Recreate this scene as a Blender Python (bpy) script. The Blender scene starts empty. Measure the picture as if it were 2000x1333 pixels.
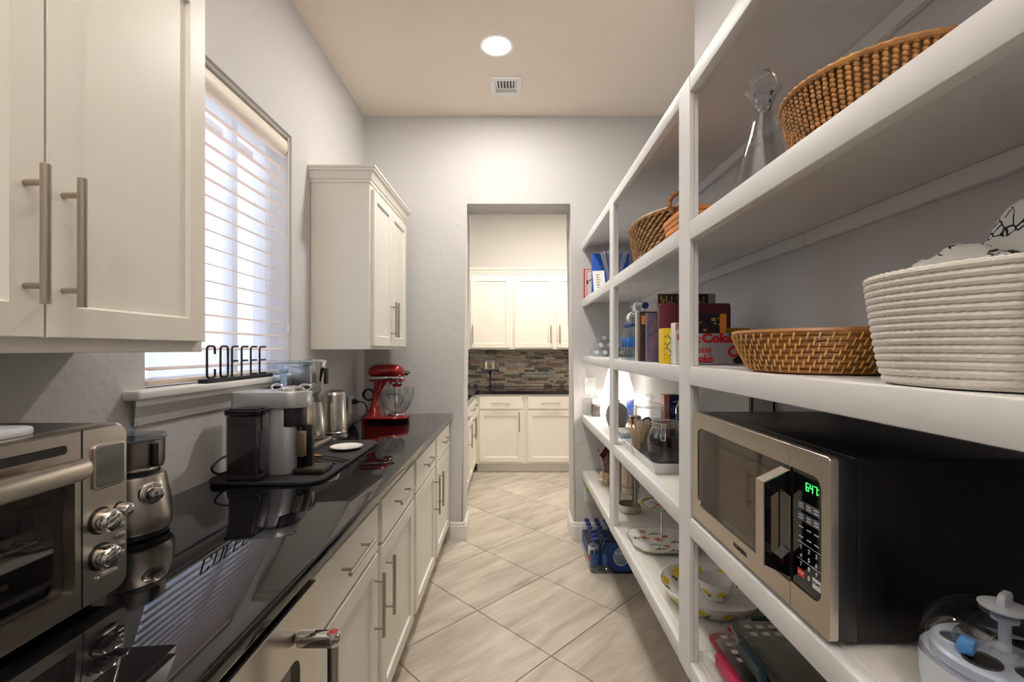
import bpy, bmesh, math, random
from mathutils import Matrix, Vector, noise
random.seed(7)
C = bpy.context.scene.collection
PI = math.pi
# ---------------------------------------------------------------- camera, world, lights, exposure
sc = bpy.context.scene
cd = bpy.data.cameras.new('camera'); cam = bpy.data.objects.new('camera', cd); C.objects.link(cam)
cd.sensor_width = 36; cd.lens = 900 * 36 / 2000
cd.shift_x = -4 / 2000; cd.shift_y = 16.5 / 2000
cd.clip_start = .02
cam.location = (0, 0, 1.378); cam.rotation_euler = (PI / 2, 0, 0)
sc.camera = cam
sc.view_settings.view_transform = 'Standard'; sc.view_settings.look = 'None'
sc.view_settings.gamma = 1; sc.view_settings.use_curve_mapping = False
sc.view_settings.exposure = 0.13
CAN_W = 20.5; FAR_W = 32; LAMP_W = 5; SKY = 4.2; FILL_W = 34
WARM = (1, .95, .88); WARMER = (1, .92, .79)
W = bpy.data.worlds.new('dusk_sky'); sc.world = W; W.use_nodes = True
nt = W.node_tree; bg = nt.nodes['Background']
tc = nt.nodes.new('ShaderNodeTexCoord'); sp = nt.nodes.new('ShaderNodeSeparateXYZ'); rp = nt.nodes.new('ShaderNodeValToRGB')
nt.links.new(tc.outputs['Generated'], sp.inputs[0]); nt.links.new(sp.outputs['Z'], rp.inputs[0])
rp.color_ramp.elements[0].color = (.76, .75, .80, 1); rp.color_ramp.elements[0].position = 0
rp.color_ramp.elements[1].color = (.58, .67, .90, 1); rp.color_ramp.elements[1].position = .7
nt.links.new(rp.outputs[0], bg.inputs[0]); bg.inputs[1].default_value = SKY

def disc_lamp(parent, loc, r, watts, col, spread=PI):
    d = bpy.data.lights.new('bulb', 'AREA'); d.shape = 'DISK'; d.size = 2 * r; d.energy = watts; d.color = col; d.spread = spread
    o = bpy.data.objects.new('bulb', d); C.objects.link(o); o.parent = parent; o.location = loc
    return o
# added fill lamp, unseen behind the camera, aimed up to brighten the ceiling
fl = bpy.data.lights.new('ceiling_fill', 'AREA'); fl.shape = 'DISK'; fl.size = .35; fl.energy = FILL_W; fl.color = (1, .985, .965); fl.spread = 1.15
fo = bpy.data.objects.new('ceiling_fill', fl); C.objects.link(fo); fo.location = (-.12, -.35, 1.75); fo.rotation_euler = (PI - .38, 0, 0)
# ---------------------------------------------------------------- helpers
def lin(c):
    c = c / 255
    return c / 12.92 if c <= .04045 else ((c + .055) / 1.055) ** 2.4
def rgb(r, g, b): return (lin(r), lin(g), lin(b), 1)
def N(m, t, **kw):
    n = m.node_tree.nodes.new('ShaderNode' + t)
    for k, v in kw.items(): setattr(n, k, v)
    return n
def mat(name, col, rough=.5, metal=0, spec=.5, ior=1.5, bump=None, vary=None, coat=0, emit=None, trans=0, aniso=0, coord='Object', stretch=None):
    m = bpy.data.materials.new(name); m.use_nodes = True
    b = m.node_tree.nodes['Principled BSDF']; L = m.node_tree.links.new
    b.inputs['Base Color'].default_value = col; b.inputs['Roughness'].default_value = rough; b.inputs['Metallic'].default_value = metal
    b.inputs['IOR'].default_value = ior; b.inputs['Specular IOR Level'].default_value = spec
    b.inputs['Coat Weight'].default_value = coat; b.inputs['Coat Roughness'].default_value = .05
    b.inputs['Transmission Weight'].default_value = trans
    if emit: b.inputs['Emission Color'].default_value = emit[0]; b.inputs['Emission Strength'].default_value = emit[1]
    src = None
    if bump or vary:
        t = N(m, 'TexCoord'); mp = N(m, 'Mapping'); L(t.outputs[coord], mp.inputs[0]); src = mp
        if stretch: mp.inputs['Scale'].default_value = stretch
    if vary:                     # (scale, amount 0..1, second colour)
        n = N(m, 'TexNoise'); n.inputs['Scale'].default_value = vary[0]; n.inputs['Detail'].default_value = 4
        L(src.outputs[0], n.inputs['Vector'])
        mx = N(m, 'Mix', data_type='RGBA'); mx.inputs[6].default_value = col; mx.inputs[7].default_value = vary[2]
        mr = N(m, 'MapRange'); mr.inputs[1].default_value = .35; mr.inputs[2].default_value = .65; mr.inputs[4].default_value = vary[1]
        L(n.outputs['Fac'], mr.inputs[0]); L(mr.outputs[0], mx.inputs[0]); L(mx.outputs[2], b.inputs['Base Color'])
    if bump:                     # (scale, strength, distance)
        n = N(m, 'TexNoise'); n.inputs['Scale'].default_value = bump[0]; n.inputs['Detail'].default_value = 3
        L(src.outputs[0], n.inputs['Vector'])
        bp = N(m, 'Bump'); bp.inputs['Strength'].default_value = bump[1]; bp.inputs['Distance'].default_value = bump[2]
        L(n.outputs['Fac'], bp.inputs['Height']); L(bp.outputs[0], b.inputs['Normal'])
    return m
def thin_glass(name, tint=(.97, .98, 1, 1), ior=1.5, rough=.01):
    m = bpy.data.materials.new(name); m.use_nodes = True; n = m.node_tree.nodes; n.clear(); L = m.node_tree.links.new
    o = N(m, 'OutputMaterial'); t = N(m, 'BsdfTransparent'); g = N(m, 'BsdfGlossy'); f = N(m, 'LayerWeight'); f.inputs[0].default_value = .5; pw = N(m, 'Math', operation='POWER'); pw.inputs[1].default_value = 3.2; ma = N(m, 'Math', operation='MULTIPLY_ADD'); r0 = ((ior - 1) / (ior + 1)) ** 2; ma.inputs[1].default_value = .95; ma.inputs[2].default_value = r0; mx = N(m, 'MixShader')
    t.inputs[0].default_value = tint; g.inputs['Roughness'].default_value = rough; L(f.outputs['Facing'], pw.inputs[0]); L(pw.outputs[0], ma.inputs[0]); L(ma.outputs[0], mx.inputs[0]); L(t.outputs[0], mx.inputs[1]); L(g.outputs[0], mx.inputs[2]); L(mx.outputs[0], o.inputs[0])
    return m
def cloth_see(name, col, clear):   # sheer woven fabric: part of the light passes straight through, the rest scatters
    m = bpy.data.materials.new(name); m.use_nodes = True; n = m.node_tree.nodes; n.clear(); L = m.node_tree.links.new
    o = N(m, 'OutputMaterial'); t = N(m, 'BsdfTransparent'); d = N(m, 'BsdfDiffuse'); tr = N(m, 'BsdfTranslucent'); a = N(m, 'MixShader'); b = N(m, 'MixShader')
    d.inputs[0].default_value = col; tr.inputs[0].default_value = col
    a.inputs[0].default_value = .5; L(d.outputs[0], a.inputs[1]); L(tr.outputs[0], a.inputs[2])
    b.inputs[0].default_value = clear; L(a.outputs[0], b.inputs[1]); L(t.outputs[0], b.inputs[2]); L(b.outputs[0], o.inputs[0])
    return m

def B(): return bmesh.new()
def xf(vs, M):
    for v in vs: v.co = M @ v.co
def box(bm, x0, x1, y0, y1, z0, z1, bev=0, seg=2):
    r = bmesh.ops.create_cube(bm, size=1)['verts']
    for v in r: v.co = Vector(((x0 + x1) / 2 + v.co.x * (x1 - x0), (y0 + y1) / 2 + v.co.y * (y1 - y0), (z0 + z1) / 2 + v.co.z * (z1 - z0)))
    if bev:
        es = list({e for v in r for e in v.link_edges})
        q = bmesh.ops.bevel(bm, geom=es, offset=bev, segments=seg, affect='EDGES', profile=.5)
        r = list({v for f in q['faces'] for v in f.verts} | {v for v in r if v.is_valid})
    return r
def frame_of(d):
    d = Vector(d).normalized(); a = Vector((0, 0, 1)) if abs(d.z) < .9 else Vector((1, 0, 0))
    u = d.cross(a).normalized(); return u, d.cross(u)
def rings(bm, rs, cap0=True, cap1=True, closed=False):
    """rs: list of rings (lists of points) joined by quads"""
    V = [[bm.verts.new(p) for p in r] for r in rs]; n = len(V[0])
    for i in range(len(V) - (0 if closed else 1)):
        a, b = V[i], V[(i + 1) % len(V)]
        for k in range(n): bm.faces.new((a[k], a[(k + 1) % n], b[(k + 1) % n], b[k]))
    if not closed:
        if cap0: bm.faces.new(V[0][::-1])
        if cap1: bm.faces.new(V[-1])
    return [v for r in V for v in r]
def cyl(bm, p, q, r, r2=None, n=20):
    p, q = Vector(p), Vector(q); u, w = frame_of(q - p); r2 = r if r2 is None else r2
    mk = lambda c, R: [c + (u * math.cos(2 * PI * k / n) + w * math.sin(2 * PI * k / n)) * R for k in range(n)]
    return rings(bm, [mk(p, r), mk(q, r2)])
def lathe(bm, prof, c=(0, 0, 0), n=32, sx=1, sy=1, cap0=True, cap1=True):
    """profile [(r,z)] about z"""
    return rings(bm, [[Vector((c[0] + max(r, 1e-4) * sx * math.cos(2 * PI * k / n), c[1] + max(r, 1e-4) * sy * math.sin(2 * PI * k / n), c[2] + z)) for k in range(n)] for r, z in prof], cap0, cap1)
def tube(bm, pts, r, n=8, closed=False, taper=None):
    pts = [Vector(p) for p in pts]; m = len(pts); rs = []; u = None
    for i, p in enumerate(pts):
        a = pts[(i - 1) % m] if (closed or i > 0) else p; b = pts[(i + 1) % m] if (closed or i < m - 1) else p
        d = (b - a).normalized()
        if u is None: u, _ = frame_of(d)
        u = (u - d * u.dot(d)).normalized(); w = d.cross(u)
        R = r if taper is None else r * taper[i]
        rs.append([p + (u * math.cos(2 * PI * k / n) + w * math.sin(2 * PI * k / n)) * R for k in range(n)])
    return rings(bm, rs, closed=closed)
def smooth_path(pts, k=6):
    pts = [Vector(p) for p in pts]; out = []
    P = [pts[0]] + pts + [pts[-1]]
    for i in range(1, len(P) - 2):
        a, b, c, d = P[i - 1:i + 3]
        for j in range(k):
            t = j / k
            out.append(.5 * ((2 * b) + (c - a) * t + (2 * a - 5 * b + 4 * c - d) * t * t + (3 * b - a - 3 * c + d) * t ** 3))
    return out + [pts[-1]]
def sph(bm, c, rx, ry=None, rz=None, u=16, v=10):
    ry = rx if ry is None else ry; rz = rx if rz is None else rz
    r = bmesh.ops.create_uvsphere(bm, u_segments=u, v_segments=v, radius=1)['verts']
    for q in r: q.co = Vector((c[0] + q.co.x * rx, c[1] + q.co.y * ry, c[2] + q.co.z * rz))
    return r
def rrect(x0, x1, y0, y1, r, n=5):
    o = []
    for cx, cy, a in ((x1 - r, y1 - r, 0), (x0 + r, y1 - r, PI / 2), (x0 + r, y0 + r, PI), (x1 - r, y0 + r, 1.5 * PI)):
        for k in range(n + 1):
            t = a + PI / 2 * k / n; o.append((cx + r * math.cos(t), cy + r * math.sin(t)))
    return o
def slab(bm, out, z0, z1, bev=0):
    if bev:
        cx = sum(p[0] for p in out) / len(out); cy = sum(p[1] for p in out) / len(out)
        wx = max(p[0] for p in out) - cx; wy = max(p[1] for p in out) - cy
        sc_ = lambda d: [Vector((cx + (p[0] - cx) * (1 - d / wx), cy + (p[1] - cy) * (1 - d / wy), 0)) for p in out]
        lv = [(bev, z0), (bev * .3, z0 + bev * .3), (0, z0 + bev), (0, z1 - bev), (bev * .3, z1 - bev * .3), (bev, z1)]
        return rings(bm, [[Vector((p.x, p.y, z)) for p in sc_(d)] for d, z in lv])
    return rings(bm, [[Vector((p[0], p[1], z)) for p in out] for z in (z0, z1)])
def torus(bm, c, R, r, n=40, m=8, sx=1, sy=1, M=None, wob=0, wn=0):
    vs = []
    rs = []
    for i in range(n):
        a = 2 * PI * i / n; rr = r * (1 + wob * math.sin(wn * a))
        rs.append([Vector(((R + rr * math.cos(t)) * math.cos(a) * sx, (R + rr * math.cos(t)) * math.sin(a) * sy, rr * math.sin(t))) for t in [2 * PI * k / m for k in range(m)]])
    vs = rings(bm, rs, closed=True)
    T = Matrix.Translation(c) @ (M or Matrix.Identity(4)); xf(vs, T)
    return vs
AX = {'x': Matrix.Rotation(PI / 2, 4, 'Y'), 'y': Matrix.Rotation(-PI / 2, 4, 'X')}   # turn a z-axis shape onto +x / +y
def yz(X0, X1):    # an XY-outline extruded in z -> outline is (Y,Z) and extruded along X
    return Matrix(((0, 0, 1, 0), (1, 0, 0, 0), (0, 1, 0, 0), (0, 0, 0, 1)))
def xz():          # outline (X,Z), extruded along Y
    return Matrix(((1, 0, 0, 0), (0, 0, 1, 0), (0, 1, 0, 0), (0, 0, 0, 1)))
YZ = yz(0, 1); XZ = xz()
WM = {}
def fin(name, bm, m, parent=None, label=None, kind=None, ang=.55, loc=None, flat=False):
    if parent is not None: bm.transform(WM[parent.name].inverted())
    elif loc is not None: bm.transform(Matrix.Translation(-Vector(loc)))
    bmesh.ops.recalc_face_normals(bm, faces=bm.faces)
    for f in bm.faces: f.smooth = not flat
    for e in bm.edges:
        if len(e.link_faces) == 2 and e.calc_face_angle(0) > ang: e.smooth = False
    me = bpy.data.meshes.new(name); bm.to_mesh(me); bm.free(); me.materials.append(m)
    o = bpy.data.objects.new(name, me); C.objects.link(o)
    if parent is not None: o.parent = parent; WM[o.name] = WM[parent.name]
    else:
        if loc is not None: o.location = loc
        WM[o.name] = Matrix.Translation(loc or (0, 0, 0))
    if label: o['label'] = label
    if kind: o['kind'] = kind
    return o
def thing(name, label, cat, loc=(0, 0, 0), rz=0, group=None):
    o = bpy.data.objects.new(name, None); C.objects.link(o); o.empty_display_size = .05
    o.location = loc; o.rotation_euler = (0, 0, rz)
    o['label'] = label; o['category'] = cat
    if group: o['group'] = group
    WM[o.name] = Matrix.Translation(loc) @ Matrix.Rotation(rz, 4, 'Z')
    return o
def solo(name, label, cat, bm, m, loc, group=None, **kw):
    o = fin(name, bm, m, loc=loc, **kw); o['label'] = label; o['category'] = cat
    if group: o['group'] = group
    return o
def struct(name, bm, m, loc=(0, 0, 0), **kw): return fin(name, bm, m, loc=loc, kind='structure', **kw)
def kids(o): return [c for c in C.objects if c.parent == o]
def dup(o, loc=None, rot=None, label=None, parent=None, _ch=None):
    c = o.copy(); C.objects.link(c)
    if parent is not None: c.parent = parent
    if loc is not None: c.location = loc
    if rot is not None: c.rotation_euler = rot
    if label: c['label'] = label
    for k in o.children: dup(k, parent=c)
    return c
def text(parent, name, body, size, m, at, right, up, depth=.0004, align='CENTER', label=None, sx=1, bold=0):
    """flat lettering centred at a world point"""
    cu = bpy.data.curves.new(name, 'FONT'); cu.body = body; cu.size = size; cu.extrude = depth; cu.offset = bold; cu.align_x = align; cu.align_y = 'CENTER'; cu.resolution_u = 3
    t = bpy.data.objects.new(name, cu); C.objects.link(t)
    dg = bpy.context.evaluated_depsgraph_get(); me = bpy.data.meshes.new_from_object(t.evaluated_get(dg))
    C.objects.unlink(t); bpy.data.objects.remove(t)
    r = Vector(right).normalized(); u = Vector(up).normalized(); n = r.cross(u)
    M = Matrix(((r.x * sx, u.x, n.x, at[0]), (r.y * sx, u.y, n.y, at[1]), (r.z * sx, u.z, n.z, at[2]), (0, 0, 0, 1)))
    me.transform(WM[parent.name].inverted() @ M); me.materials.clear(); me.materials.append(m); me.name = name
    o = bpy.data.objects.new(name, me); C.objects.link(o); o.parent = parent; WM[o.name] = WM[parent.name]
    if label: o['label'] = label
    return o
# ---------------------------------------------------------------- materials
wall_m = mat('grey_wall_paint', rgb(209, 207, 206), .75, bump=(38, .55, .004))
ceil_m = mat('ceiling_paint', rgb(240, 228, 216), .85, bump=(60, .2, .002))
trim_m = mat('white_trim_paint', rgb(236, 234, 230), .4)
cab_m = mat('cream_white_cabinet_paint', rgb(240, 236, 226), .38, vary=(6, .12, rgb(228, 223, 212)), stretch=(1, 1, .12))
shelf_m = mat('white_shelf_paint', rgb(232, 231, 230), .5, bump=(90, .12, .001))
liner_m = mat('ribbed_shelf_liner', rgb(222, 219, 212), .45, spec=.4)
nickel = mat('brushed_nickel', rgb(176, 166, 154), .32, 1)
steel = mat('brushed_stainless_steel', rgb(198, 192, 184), .24, 1, bump=(120, .06, .0006), stretch=(1, 1, 18))
steel_w = mat('warm_stainless_steel', rgb(198, 189, 178), .28, 1, bump=(160, .05, .0005), stretch=(18, 18, 1))
chrome = mat('polished_chrome', rgb(214, 212, 208), .07, 1)
silver_p = mat('silver_plastic', rgb(206, 208, 212), .3, .65)
black_p = mat('black_plastic', rgb(20, 20, 22), .35)
black_g = mat('gloss_black', rgb(9, 9, 11), .08)
black_s = mat('satin_black_paint', rgb(14, 14, 15), .35)
dark_in = mat('dark_oven_enamel', rgb(34, 33, 33), .4)
granite = mat('black_polished_granite', rgb(8, 8, 10), .02, ior=1.6, spec=.5, vary=(160, .5, rgb(26, 26, 30)))
white_p = mat('white_plastic', rgb(236, 236, 236), .35)
white_c = mat('white_glazed_ceramic', rgb(240, 238, 232), .15, coat=.4)
grout_m = mat('dark_beige_grout', rgb(104, 94, 84), .9)
glass = thin_glass('clear_glass', (.95, .965, .975, 1), 1.7)
glass_b = thin_glass('bluish_clear_plastic', (.86, .93, 1, 1))
smoke = thin_glass('smoky_clear_plastic', (.72, .68, .70, 1))
pane_m = thin_glass('window_pane_glass', (.95, .98, 1, 1))
red_paint = mat('candy_apple_red_enamel', rgb(150, 6, 16), .18, .35, coat=1, vary=(900, .5, rgb(190, 20, 24)))
gold = mat('gold_metal', rgb(214, 170, 92), .2, 1)
# floor tile: streaked stone, every tile turned its own way by its object's random number
tile_m = mat('streaked_grey_beige_porcelain', rgb(196, 186, 172), .32, spec=.45)
def _tile():
    m = tile_m; L = m.node_tree.links.new; b = m.node_tree.nodes['Principled BSDF']
    t = N(m, 'TexCoord'); oi = N(m, 'ObjectInfo'); mul = N(m, 'Math', operation='MULTIPLY'); mul.inputs[1].default_value = 40
    L(oi.outputs['Random'], mul.inputs[0]); cmb = N(m, 'CombineXYZ'); L(mul.outputs[0], cmb.inputs[0]); L(mul.outputs[0], cmb.inputs[1]); 
    add = N(m, 'VectorMath', operation='ADD'); mp = N(m, 'Mapping'); mp.inputs['Rotation'].default_value = (0, 0, -.62); mp.inputs['Scale'].default_value = (1.6, 8, 1)
    L(t.outputs['Object'], mp.inputs[0]); L(mp.outputs[0], add.inputs[0]); L(cmb.outputs[0], add.inputs[1])
    n1 = N(m, 'TexNoise'); n1.inputs['Scale'].default_value = 1.1; n1.inputs['Detail'].default_value = 7; n1.inputs['Roughness'].default_value = .62; n1.inputs['Distortion'].default_value = .5
    L(add.outputs[0], n1.inputs['Vector'])
    r = N(m, 'ValToRGB'); e = r.color_ramp.elements
    e[0].position = .30; e[0].color = rgb(158, 148, 136); e[1].position = .72; e[1].color = rgb(216, 208, 196)
    q = e.new(.5); q.color = rgb(193, 184, 171)
    L(n1.outputs['Fac'], r.inputs[0])
    hs = N(m, 'HueSaturation'); mr = N(m, 'MapRange'); mr.inputs[3].default_value = .9; mr.inputs[4].default_value = 1.05
    L(oi.outputs['Random'], mr.inputs[0]); L(mr.outputs[0], hs.inputs['Value']); L(r.outputs[0], hs.inputs['Color']); L(hs.outputs[0], b.inputs['Base Color'])
    bp = N(m, 'Bump'); bp.inputs['Strength'].default_value = .15; bp.inputs['Distance'].default_value = .002; L(n1.outputs['Fac'], bp.inputs['Height']); L(bp.outputs[0], b.inputs['Normal'])
_tile()
# ---------------------------------------------------------------- the room
H = 3.07; LX = -1.081; RX = .858; BY = 3.334; BY2 = 3.60; FY = 5.79; Y0 = -2.2
floor_bm = B(); box(floor_bm, -1.3, 2.0, Y0, FY, -.12, -.006); floor = struct('floor', floor_bm, grout_m)
TB = B(); box(TB, -.2522, .2522, -.2522, .2522, -.007, 0, .0015, 1)
first = None
for i in range(-5, 6):
    for j in range(-8, 9):
        if (i + j) % 2: continue
        cx, cy = .167 + .3595 * i + .0, 2.791 + .3595 * j + .3595
        if not (-.95 < cx < 1.5 and .1 < cy < 5.5): continue
        if first is None:
            first = fin('floor_tile', TB, tile_m, floor); o = first
        else: o = first.copy(); C.objects.link(o)
        o.location = (cx, cy, random.uniform(-.0006, 0)); o.rotation_euler = (0, 0, PI / 4 + random.choice((0, PI)))
b = B(); box(b, -1.3, 2.0, Y0 - .1, FY + .15, H, H + .12); struct('ceiling', b, ceil_m)
# left wall with the window opening
WY0, WY1, WZ0, WZ1 = 1.361, 2.229, 1.235, 2.40
b = B()
vs = [b.verts.new((LX, y, z)) for y, z in ((Y0, 0), (FY, 0), (FY, H), (Y0, H), (WY0, WZ0), (WY1, WZ0), (WY1, WZ1), (WY0, WZ1))]
for q in ((0, 1, 5, 4), (1, 2, 6, 5), (2, 3, 7, 6), (3, 0, 4, 7)): b.faces.new([vs[k] for k in q])
g = bmesh.ops.extrude_face_region(b, geom=list(b.faces))
for v in g['geom']:
    if isinstance(v, bmesh.types.BMVert): v.co.x -= .16
es = [e for e in b.edges if all(abs(v.co.x - LX) < 1e-5 and WY0 - .01 < v.co.y < WY1 + .01 and WZ0 - .01 < v.co.z < WZ1 + .01 for v in e.verts)]
bmesh.ops.bevel(b, geom=es, offset=.012, segments=3, affect='EDGES')
struct('wall_left', b, wall_m)
# back wall with the cased opening (rounded drywall corners)
def doorway_wall(name, y0, y1, x0, x1, dx0, dx1, dz, r):
    b = B(); P = [(x0, 0), (dx0, 0), (dx0, dz), (dx1, dz), (dx1, 0), (x1, 0), (x1, H), (x0, H)]
    f0 = [b.verts.new((x, y0, z)) for x, z in P]; f1 = [b.verts.new((x, y1, z)) for x, z in P]
    b.faces.new(f0); b.faces.new(f1[::-1])
    for k in range(8): b.faces.new((f0[k], f1[k], f1[(k + 1) % 8], f0[(k + 1) % 8]))
    es = [e for e in b.edges if abs(e.verts[0].co.y - e.verts[1].co.y) < 1e-6 and all(dx0 - .01 < v.co.x < dx1 + .01 for v in e.verts)]
    bmesh.ops.bevel(b, geom=es, offset=r, segments=5, affect='EDGES', profile=.5)
    return struct(name, b, wall_m, ang=.5)
DX0, DX1, DZ = -.362, .428, 2.455
doorway_wall('wall_back', BY, BY2, LX, 1.7, DX0, DX1, DZ, .022)
b = B(); box(b, RX, RX + .14, Y0, 2.2, 0, H, .01); box(b, RX, 1.7, 2.2, BY, 0, 2.12); struct('wall_right', b, wall_m)
b = B(); box(b, 1.7, 1.84, 2.19, FY, 0, H); struct('wall_recess', b, wall_m)
b = B(); box(b, RX + .14, 1.84, 2.1, 2.2, 2.12, H); struct('wall_ledge_end', b, wall_m)
b = B(); box(b, LX, RX, Y0 - .14, Y0, 0, H); struct('wall_behind_camera', b, wall_m)
b = B(); box(b, LX - .1, 1.8, FY, FY + .14, 0, H); wall_far = struct('wall_far', b, wall_m)
# baseboards
def baseboard(name, pts, h=.13, t=.016):
    """moulded board along a floor path; outward is to the right-hand side of travel"""
    pts = [Vector((p[0], p[1], 0)) for p in pts]; out = []; m = len(pts)
    prof = [(0, 0), (t, 0), (t, h * .78), (t * .7, h * .82), (t * .7, h * .93), (t * .3, h), (0, h)]
    for i, p in enumerate(pts):
        d0 = (p - pts[i - 1]).normalized() if i else None; d1 = (pts[i + 1] - p).normalized() if i < m - 1 else None
        n0 = Vector((d0.y, -d0.x, 0)) if d0 else None; n1 = Vector((d1.y, -d1.x, 0)) if d1 else None
        if n0 and n1: n = (n0 + n1); n = n * (1 / (1 + n0.dot(n1)))
        else: n = n0 or n1
        out.append([p + n * a + Vector((0, 0, z)) for a, z in prof])
    b = B(); rings(b, out); return struct(name, b, trim_m, ang=.4)
r = .022
arc = lambda cx, cy, a0, a1: [(cx + r * math.cos(a0 + (a1 - a0) * k / 4), cy + r * math.sin(a0 + (a1 - a0) * k / 4)) for k in range(5)]
baseboard('baseboard_left', [(-.46, BY)] + arc(DX0 - r, BY + r, -PI / 2, 0) + arc(DX0 - r, BY2 - r, 0, PI / 2))
baseboard('baseboard_right', arc(DX1 + r, BY2 - r, PI / 2, PI) + arc(DX1 + r, BY + r, PI, 1.5 * PI) + [(RX, BY)])
# window: frame, pane and mullion set back in the wall
b = B()
for q in ((WY0, WY1, WZ0, WZ0 + .05), (WY0, WY1, WZ1 - .05, WZ1), (WY0, WY0 + .05, WZ0 + .05, WZ1 - .05), (WY1 - .05, WY1, WZ0 + .05, WZ1 - .05)):
    box(b, LX - .155, LX - .095, *q, .004)
win = struct('window_1', b, white_p)
b = B(); box(b, LX - .145, LX - .105, WY1 - .29, WY1 - .25, WZ0 + .05, WZ1 - .05, .003); fin('mullion', b, white_p, win)
b = B(); box(b, LX - .128, LX - .122, WY0 + .045, WY1 - .045, WZ0 + .045, WZ1 - .045); fin('pane', b, pane_m, win)
# sill and apron
b = B(); box(b, LX - .095, LX + .048, 1.27, 2.33, WZ0, 1.262, .007, 3); sill = struct('trim_1', b, trim_m)
b = B()
prof = [(0, -.075), (.008, -.075), (.012, -.062), (.012, -.052), (.020, -.040), (.030, -.022), (.036, -.016), (.036, 0), (0, 0)]
rings(b, [[Vector((LX + a, y + s * a, WZ0 + z)) for a, z in prof] for y, s in ((1.31, -1), (2.29, 1))]); fin('apron_moulding', b, trim_m, sill, ang=.35)
# sheer shade
sheer = cloth_see('sheer_shade_fabric', (.88, .89, .92, 1), .80)
vane_m = cloth_see('cream_shade_vane_fabric', rgb(246, 226, 204), .0)
cass_m = mat('cream_shade_cassette', rgb(240, 230, 214), .45)
sh = thing('window_shade', 'sheer white window shade with horizontal cream vanes on left wall', 'window shade', (LX, 1.8, 1.27))
b = B(); slab(b, rrect(-.045, .012, -.04, .04, .03), 1.368, 2.222); 
xf(b.verts, Matrix(((1, 0, 0, LX - .022), (0, 0, 1, 0), (0, 1, 0, 2.355), (0, 0, 0, 1)))); fin('cassette', b, cass_m, sh)
b = B(); slab(b, rrect(-.047, .014, -.042, .042, .03), 2.2215, 2.2255)
xf(b.verts, Matrix(((1, 0, 0, LX - .022), (0, 0, 1, 0), (0, 1, 0, 2.355), (0, 0, 0, 1)))); fin('end_cap', b, steel, sh)
for dx in (-.012, -.058):
    b = B(); box(b, LX + dx - .0004, LX + dx + .0004, 1.378, 2.212, 1.282, 2.33); fin('sheer_panel', b, sheer, sh)
for k in range(17):
    z = 1.318 + k * .0615; b = B()
    sec = [(-.0135, -.004), (-.018, -.0035), (-.026, -.001), (-.034, .002), (-.040, .0025)]
    ri = [[Vector((LX + x, y, z + zz + s)) for x, zz in sec for s in (0,)] + [Vector((LX + x, y, z + zz + .0028)) for x, zz in sec[::-1]] for y in (1.38, 2.21)]
    rings(b, ri); fin('vane', b, vane_m, sh)
b = B(); box(b, LX - .062, LX - .008, 1.372, 2.218, 1.268, 1.284, .004); fin('bottom_rail', b, mat('cream_bottom_rail', rgb(226, 210, 190), .5), sh)
b = B(); tube(b, [(LX - .004, 2.214, 2.32), (LX - .004, 2.214, 1.50)], .0014, 6); box(b, LX - .008, LX, 2.208, 2.220, 1.46, 1.50, .003); fin('cord', b, white_p, sh)
# outside: neighbouring house and garden wall
st = mat('pale_stucco', rgb(228, 226, 224), .9, bump=(20, .4, .01)); st2 = mat('grey_block', rgb(232, 232, 236), .9, bump=(12, .4, .01))
b = B(); box(b, -16, -1.3, -12, 20, -.3, -.15); struct('ground_outside', b, mat('gravel', rgb(214, 206, 196), .95, bump=(40, .6, .02)))
b = B(); box(b, -5.2, -5.0, -8, 14, -.15, 2.35); box(b, -5.24, -4.96, -8, 14, 2.35, 2.42)
solo('garden_wall', 'grey block garden wall outside behind the sheer window shade', 'wall', b, st2, (-5.1, 3, -.15))
ho = thing('neighbour_house', 'pale stucco house outside to the right behind the window shade', 'house', (-8, 10, -.15))
b = B(); box(b, -10.5, -5.6, 7.6, 12.5, -.15, 5.4); fin('house_wall', b, st, ho)
b = B(); rings(b, [[Vector((x, y, 5.4)) for x, y in ((-10.9, 7.3), (-5.3, 7.3), (-5.3, 12.9), (-10.9, 12.9))], [Vector((x, y, 6.6)) for x, y in ((-9, 9.6), (-7.2, 9.6), (-7.2, 10.6), (-9, 10.6))]]); fin('house_roof', b, mat('clay_roof', rgb(160, 130, 112), .9), ho)
# ceiling lights and vent
def can(x, y, watts, col, label):
    t = thing('ceiling_light', label, 'ceiling light', (x, y, H), group='recessed ceiling lights')
    b = B(); rings(b, [[Vector((x + R * math.cos(2 * PI * k / 36), y + R * math.sin(2 * PI * k / 36), H + z)) for k in range(36)] for R, z in ((.078, -.002), (.094, -.002), (.096, 0), (.076, 0))], closed=True); fin('trim_ring', b, white_p, t)
    b = B(); lathe(b, [(.075, -.0005), (.0748, -.0018), (.070, -.0030), (.045, -.0038), (.02, -.0042), (0, -.0043)], (x, y, H), n=40)
    fin('lens', b, mat('lit_lens', (1, 1, 1, 1), .5, emit=((*col, 1), watts / (.0180 * PI))), t)
can(-.097, 2.568, CAN_W, WARM, 'round recessed ceiling light nearest the square vent')
can(-.097, -1.0, CAN_W * .8, WARM, 'round recessed ceiling light behind the camera')
can(.1, 4.45, FAR_W, WARMER, 'round recessed ceiling light beyond the doorway')
can(1.05, 4.6, FAR_W * .6, WARMER, 'round recessed ceiling light far right beyond the doorway')
v = thing('ceiling_vent', 'square white ceiling vent with dark slots near the far wall', 'vent', (-.05, 2.955, H))
b = B(); f = .035; x0, x1, y0, y1 = -.152, .05, 2.857, 3.055
for q in ((x0, x1, y0, y0 + f), (x0, x1, y1 - f, y1), (x0, x0 + f, y0 + f, y1 - f), (x1 - f, x1, y0 + f, y1 - f)): box(b, *q, H - .008, H - .001, .002, 1)
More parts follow.
